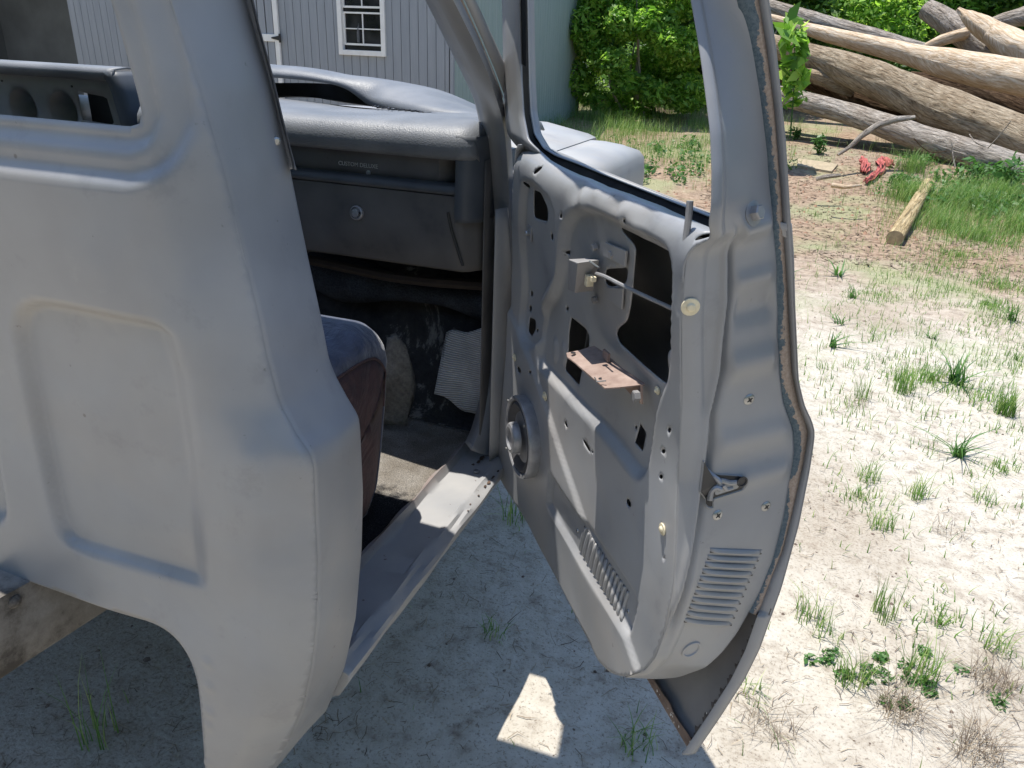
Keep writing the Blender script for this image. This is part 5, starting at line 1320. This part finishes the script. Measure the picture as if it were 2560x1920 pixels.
# dark wood far behind, reads as one mass
cs = [(x, 26+rng.uniform(-1, 2), rng.uniform(.5, 9)) for x in np.linspace(-14, 26, 150)]
cs += [(math.cos(a)*26+rng.uniform(-2, 2), 4+math.sin(a)*24+rng.uniform(-2, 2), rng.uniform(0, 9)) for a in np.linspace(math.radians(150), math.radians(395), 260)]  # unseen tree ring round the yard, added to block low skylight
cs = np.array(cs); rs = np.r_[rng.uniform(1.2, 2.4, 150), rng.uniform(1.8, 3.4, 260)]
wd_ = leaves('woodland', cs, rs, 90000, .34, M_leaf2); tag(wd_, 'dark leafy woodland closing off the yard', 'woodland', kind='stuff')
# undergrowth bank behind the logs
cs = np.array([(x, 16.4+rng.uniform(-.8, .8), float(gh(x, 16.4))+rng.uniform(0, .9)) for x in np.linspace(-4.5, 9, 90)]); rs = rng.uniform(.35, .7, 90)
ug = leaves('undergrowth', cs, rs, 42000, .05, M_leaf2); tag(ug, 'tangled dark undergrowth at the foot of the trees', 'undergrowth', kind='stuff')

# blades of grass, laid out by density
def blades(name, P, h, wd_, mat, lean=.5, parent=None, seg=3, up=1.0):
    n = len(P); a = rng.uniform(0, 2*math.pi, n); dirv = np.stack([np.cos(a), np.sin(a), 0*a], 1); side = np.stack([-np.sin(a), np.cos(a), 0*a], 1)
    h = np.broadcast_to(h, (n,))*rng.uniform(.5, 1.25, n); ln = lean*rng.uniform(.1, 1.2, n); rows = []
    for s in range(seg+1):
        t = s/seg; c = P+dirv*(h*ln*t*t)[:, None]+np.array([0, 0, 1.])*(h*up*(t-.25*ln*t*t))[:, None]; w_ = wd_*(1-t)**.7*.5+wd_*.04
        rows += [c-side*w_, c+side*w_]
    V = np.stack(rows, 1).reshape(-1, 3); k = 2*(seg+1); base = np.arange(n)*k
    Fc = np.concatenate([np.stack([base+2*s, base+2*s+1, base+2*s+3, base+2*s+2], 1) for s in range(seg)])
    order = np.argsort(np.tile(np.arange(n), seg), kind='stable'); Fc = Fc[order]
    me = bpy.data.meshes.new(name); me.vertices.add(len(V)); me.vertices.foreach_set('co', V.astype(np.float32).ravel()); m_ = len(Fc)
    me.loops.add(m_*4); me.loops.foreach_set('vertex_index', Fc.astype(np.int32).ravel()); me.polygons.add(m_)
    me.polygons.foreach_set('loop_start', np.arange(0, m_*4, 4, dtype=np.int32)); me.polygons.foreach_set('loop_total', np.full(m_, 4, dtype=np.int32))
    me.materials.append(mat); me.update(calc_edges=True); me.validate(); o = bpy.data.objects.new(name, me); COL.objects.link(o)
    if parent is not None: o.parent = parent
    return o
def onground(x, y): return np.stack([x, y, gh(x, y)-.003], 1)
def patch_noise(x, y): return .5+.25*np.sin(x*2.3+1.7*np.sin(y*1.9))+.25*np.sin(y*3.1+2*np.sin(x*1.3+1))
P = []
# meadow strip by the shed and under the bushes
x = rng.uniform(-4.2, 2.8, 60000); y = rng.uniform(9.0, 16.5, 60000); dens = .25+.75*ss(11.5, 9.8, y+0*x)*0+.75*ss(-.2, -1.6, x)
k = rng.uniform(0, 1, len(x)) < dens*patch_noise(x*1.7, y*1.3)*np.where(x > -.1, .12, 1)*(.35+.65*ss(9.2, 11.5, y)); P.append((onground(x[k], y[k]), .20+.12*ss(-1.5, -3, x[k])))
# right side clumps
for (px, py, r_, n_, h_) in [(2420,500,.55,1500,.20),(2330,545,.4,900,.20),(2530,560,.6,1300,.15),(2350,690,.5,700,.10),(2500,720,.6,1100,.10),(2230,480,.25,300,.14),(2180,850,.35,260,.10),(2150,1010,.3,200,.08),(2240,950,.3,200,.08),(2540,900,.5,900,.07),(2330,950,.35,1500,.055),(2460,760,.55,3000,.05),(2200,740,.35,700,.04),(2510,1180,.22,500,.05),(2150,1240,.16,260,.05),(2350,1560,.16,260,.05),(2400,640,.5,1600,.06),(2450,1000,.3,160,.10),(2040,540,.25,160,.08),(2240,360,.2,200,.2),(2060,330,.35,120,.15)]:
    q = GP(px, py); a = rng.uniform(0, 6.28, n_); rr = r_*1.1*np.abs(rng.normal(size=n_)); xx, yy = q[0]+rr*np.cos(a), q[1]+rr*np.sin(a)*1.3; pk = rng.uniform(0, 1, n_) < np.clip((.5+.5*np.sin(xx*11+3*np.sin(yy*5))*np.sin(yy*7+2*np.sin(xx*4)))*1.7-.25, .05, 1); P.append((onground(xx[pk], yy[pk]), np.full(pk.sum(), h_)))
for (px, py, r_, n_, h_) in [(2262,500,.16,500,.30),(2275,430,.16,400,.30),(2400,520,.35,1500,.26),(2500,505,.4,1800,.28),(2560,580,.4,1200,.22),(2350,570,.25,700,.2),(2440,600,.35,900,.16)]:
    q = GP(px, py); a = rng.uniform(0, 6.28, n_); rr = r_*np.abs(rng.normal(size=n_)); P.append((onground(q[0]+rr*np.cos(a), q[1]+rr*np.sin(a)), np.full(n_, h_)))
gr = blades('grass', np.vstack([p for p, h in P]), np.concatenate([np.broadcast_to(h, (len(p),)) for p, h in P])*.9, .0042, M_grass, .7); tag(gr, 'green grass growing round the yard edge', 'grass', kind='stuff')
# thin near grass and dead straw lying about
x = rng.uniform(-1.4, 3.2, 9000); y = rng.uniform(.9, 7.5, 9000); pn = patch_noise(x*2.5+3, y*2.2); k = rng.uniform(0, 1, 9000) < .05+.75*np.clip(pn-.55, 0, 1)*1.6*ss(.0, .8, x*1.0+.2)
ng = blades('grass', onground(x[k], y[k]), .055, .0028, M_grass, .9); tag(ng, 'sparse short green grass on the sand', 'grass', kind='stuff')
def straws(name, x, y, L, wd_, mat, label):
    n = len(x); a = rng.uniform(0, 6.28, n); l = L*rng.uniform(.3, 1.3, n); d = np.stack([np.cos(a), np.sin(a), rng.normal(size=n)*.12+.04], 1)*l[:, None]; s_ = np.stack([-np.sin(a), np.cos(a), 0*a], 1)*wd_*rng.uniform(.5, 1.4, n)[:, None]
    p = onground(x, y)+np.array([0, 0, .007]); c = np.stack([np.cos(a+1.57), np.sin(a+1.57), 0*a], 1)*(l*rng.normal(size=n)*.18)[:, None]
    V = np.stack([p-s_, p+s_, p+d*.5+c+s_+[0, 0, .002], p+d*.5+c-s_+[0, 0, .002], p+d+s_*.3, p+d-s_*.3], 1).reshape(-1, 3)
    b = np.arange(n)*6; Fc = np.stack([np.stack([b, b+1, b+2, b+3], 1), np.stack([b+3, b+2, b+4, b+5], 1)], 1).reshape(-1, 4)
    me = bpy.data.meshes.new(name); me.vertices.add(len(V)); me.vertices.foreach_set('co', V.astype(np.float32).ravel()); m_ = len(Fc)
    me.loops.add(m_*4); me.loops.foreach_set('vertex_index', Fc.astype(np.int32).ravel()); me.polygons.add(m_)
    me.polygons.foreach_set('loop_start', np.arange(0, m_*4, 4, dtype=np.int32)); me.polygons.foreach_set('loop_total', np.full(m_, 4, dtype=np.int32))
    me.materials.append(mat); me.update(calc_edges=True); me.validate(); o = bpy.data.objects.new(name, me); COL.objects.link(o); tag(o, label, 'litter', kind='stuff'); return o
x = rng.uniform(-1.6, 3.4, 30000); y = .5+7*rng.uniform(0, 1, 30000)**1.3; k = rng.uniform(0, 1, 30000) < .22+.78*np.clip(patch_noise(x*3+1, y*2.6+2), 0, 1)**2
straws('dead_straw', x[k], y[k], .042, .00085, M_straw, 'dead straw and leaf litter scattered over the sand')
x = rng.uniform(-1, 4, 9000); y = rng.uniform(6.5, 13, 9000)
straws('leaf_litter', x, y, .06, .006, M_straw, 'brown leaf litter on the dirt before the logs')
# tufts standing in the sand
def tuft(px, py, n, h, lean, wd_, mat, name, label, cat, group=None, r=.03):
    q = GP(px, py); a = rng.uniform(0, 6.28, n); rr = r*np.sqrt(rng.uniform(0, 1, n)); o = blades(name, onground(q[0]+rr*np.cos(a), q[1]+rr*np.sin(a)), h, wd_, mat, lean)
    return tag(o, label, cat, group)
tuft(1955,705+0,10,.13,1.5,.016,M_weed,'weed','broad bladed weed nearest the top of the sandy strip','weed','broadleaf weeds in the sand')
T_L = [(2095,690,9,.16,1.5,.017,'broad leaved weed with upright blades at the top of the pale sand'),(2130,745,22,.10,1.4,.007,'low spiky rosette weed just under the broad leaved weed'),(2100,810,12,.09,1.6,.009,'small flat green weed below the spiky rosette'),(2085,868,14,.12,1.7,.013,'grey green floppy weed beside the door edge'),(2390,960,26,.15,1.4,.012,'dark green wide tuft with long arching leaves'),(2530,800,22,.15,1.3,.009,'blue green tuft at the right picture edge'),(2395,1140,34,.13,1.8,.008,'sprawling star shaped dark weed low on the sand'),(2330,845,14,.05,1.5,.008,'tiny round green weed in the open sand')]
for a in T_L: tuft(a[0], a[1], a[2], a[3], a[4], a[5], M_weed, 'weed', a[6], 'weed', 'broadleaf weeds in the sand')
G_L = [(2255,980,60,.17,.5,.0035,'tall thin grass clump left of the dark green tuft'),(2510,1035,120,.14,.4,.004,'thick bushy grass clump by the right edge'),(2150,995,40,.16,.5,.003,'wispy grass clump near the door edge'),(2170,1200,50,.11,.8,.003,'spiky grass tuft right of the door latch'),(2290,1240,50,.10,.8,.003,'loose grass tuft on the sand, mid height'),(2200,1320,46,.08,.8,.003,'small grass tuft below the spiky one'),(2460,1255,40,.08,.9,.003,'faint grass tuft toward the right edge'),(2210,1540,46,.13,.35,.0032,'narrow upright grass clump on bright sand'),(2020,1545,36,.11,.8,.003,'thin grass tuft beside the lower door edge'),(2065,1590,30,.10,.8,.003,'thin grass tuft, just right of its neighbour at the door'),(2120,1700,60,.11,.6,.0032,'green grass clump at the left of the clover patch'),(2300,1690,60,.12,.7,.0032,'grass clump at the right of the clover patch'),(2490,1620,46,.09,.9,.003,'brownish grass clump near the lower right edge'),(1460,1255,40,.12,1.2,.003,'shaded grass tuft beneath the open door'),(1290,1300,34,.13,1.0,.003,'long shaded grass blades under the sill end'),(250,1850,22,.20,.5,.003,'dry shaded grass stalks under the cab corner'),(1600,1870,40,.08,1.0,.003,'small grass tuft in the shade left of the door tip'),(1235,1580,30,.05,1.0,.003,'tiny tuft in the shade below the sill'),(1870,1740,26,.06,1.0,.003,'small tuft by the door bottom corner'),(2060,880+40,24,.08,1.0,.003,'short blades against the door edge')]
for a in G_L: tuft(a[0], a[1], a[2], a[3], a[4], a[5], M_grass, 'grass_tuft', a[6], 'grass tuft', 'grass tufts on the sand', r=.045)
D_L = [(2250,1780,150,.13,2.0,'large flattened dry grass spray on the sand below the clover patch'),(2480,1700,150,.10,2.0,'matted brown dry grass at the lower right'),(2440,1880,150,.12,2.0,'flattened straw heap in the bottom right corner'),(2140,1010,70,.08,2.0,'dry brown spray near the door edge'),(2370,1330,60,.07,2.0,'dry brown spray in the middle of the sand'),(1930,1830,60,.09,2.0,'dry grass wisp right of the door tip')]
for a in D_L: tuft(a[0], a[1], a[2], a[3]*.75, a[4], .0014, M_straw, 'dry_grass_tuft', a[5], 'dry grass', 'dry grass sprays', r=.06)
# clover patch
q = GP(2210, 1690); n = 26; cs = onground(q[0]+rng.normal(size=n)*.10, q[1]+rng.normal(size=n)*.045); rs = np.full(n, .022)
tag(leaves('clover_patch', cs+np.array([0, 0, .01]), rs, 900, .008, M_weed, squash=.5), 'low patch of small grey green clover leaves on the sand', 'clover', kind='stuff')
# leafy sapling in front of the log ends, young plants on the dirt
def plant(name, px, py, top, n, size, mat, label, spread=.12, yd=None):
    q = GP(px, py) if yd is None else PY((px, py), yd)
    e = empty(name, q, label, 'plant'); t_ = PY(top, q[1]); m_ = (q+t_)/2+np.array([.03, 0, 0])
    st = smooth_curve(np.array([q, m_, t_]), 12); MB().tube(st, np.linspace(.012, .004, 12), 6).build('stem', M_weed, e, True)
    leaves('foliage', st[4:], np.full(8, spread), n, size, mat, e); return e
plant('leafy_sapling', 1975, 345, (1985, 62), 130, .10, M_leaf, 'broad leaved sapling standing between the door and the log ends', .16, 10.4)
plant('seedling', 1985, 350, (1990, 325), 60, .035, M_weed, 'small bright seedling at the foot of the shaded logs', .07)
plant('seedling', 2045, 385, (2048, 345), 110, .035, M_weed, 'pale leafy seedling on the brown dirt mound', .09)
plant('seedling', 2420, 455, (2425, 420), 160, .04, M_weed, 'leafy ground plant right of the red cloth', .16)
plant('seedling', 2520, 480, (2525, 425), 200, .05, M_weed, 'wide leafy plant at the right end below the lowest log', .22)
# clods and stones on the dirt
st_L = 0
n = 700; xx = rng.uniform(-1.5, 3.5, n); yy = rng.uniform(7.5, 11.6, n); mb = MB()
cs = onground(xx, yy); V = []; 
for p in cs:
    r = rng.uniform(.008, .028); o_ = [np.array(v)*r*rng.uniform(.6, 1.2) for v in [(1,0,0),(0,1,0),(-1,0,0),(0,-1,0),(0,0,1)]]; mb.add([p+v for v in o_], [(0,1,4),(1,2,4),(2,3,4),(3,0,4)])
o = mb.build('dirt_clods', m_plain('clay', (.34, .20, .13), .95), None, True, angle=20); tag(o, 'loose clods of brown dirt', 'clods', kind='stuff')

n = 900; xx = rng.uniform(-1.6, 3.4, n); yy = .6+6.5*rng.uniform(0, 1, n)**1.2; mb = MB(); cs = onground(xx, yy)
for p in cs:
    r = rng.uniform(.002, .008)*(1+1.2*(rng.uniform() < .05)); o_ = [np.array(v)*r*rng.uniform(.6, 1.3) for v in [(1,0,0),(.3,.9,0),(-.8,.5,0),(-.7,-.7,0),(.4,-.9,0),(0,0,.8)]]; mb.add([p+v+np.array([0, 0, .003]) for v in o_], [(0,1,5),(1,2,5),(2,3,5),(3,4,5),(4,0,5)])
o = mb.build('pebbles', m_plain('dark_crumbs', (.20, .15, .12), .95, sc=9, var=.6), None, True, angle=20); tag(o, 'dark crumbs of soil and bark on the sand', 'pebbles', kind='stuff')

cs = []
for px, py, k_, r_ in [(2262, 470, 8, .12), (2270, 410, 6, .12), (2420, 500, 26, .45), (2530, 530, 26, .45), (2480, 450, 16, .3), (1560, 440, 18, .6), (1700, 400, 16, .7), (1500, 380, 14, .6)]:
    q = GP(px, py)
    for _ in range(k_):
        x_, y_ = q[0]+rng.normal()*r_, q[1]+rng.normal()*r_*.6; cs.append((x_, y_, float(gh(x_, y_))+.07))
tag(leaves('ground_weeds', np.array(cs), np.full(len(cs), .13), 5200, .026, M_weed, squash=.6), 'leafy green ground cover growing through the grass', 'weeds', kind='stuff')
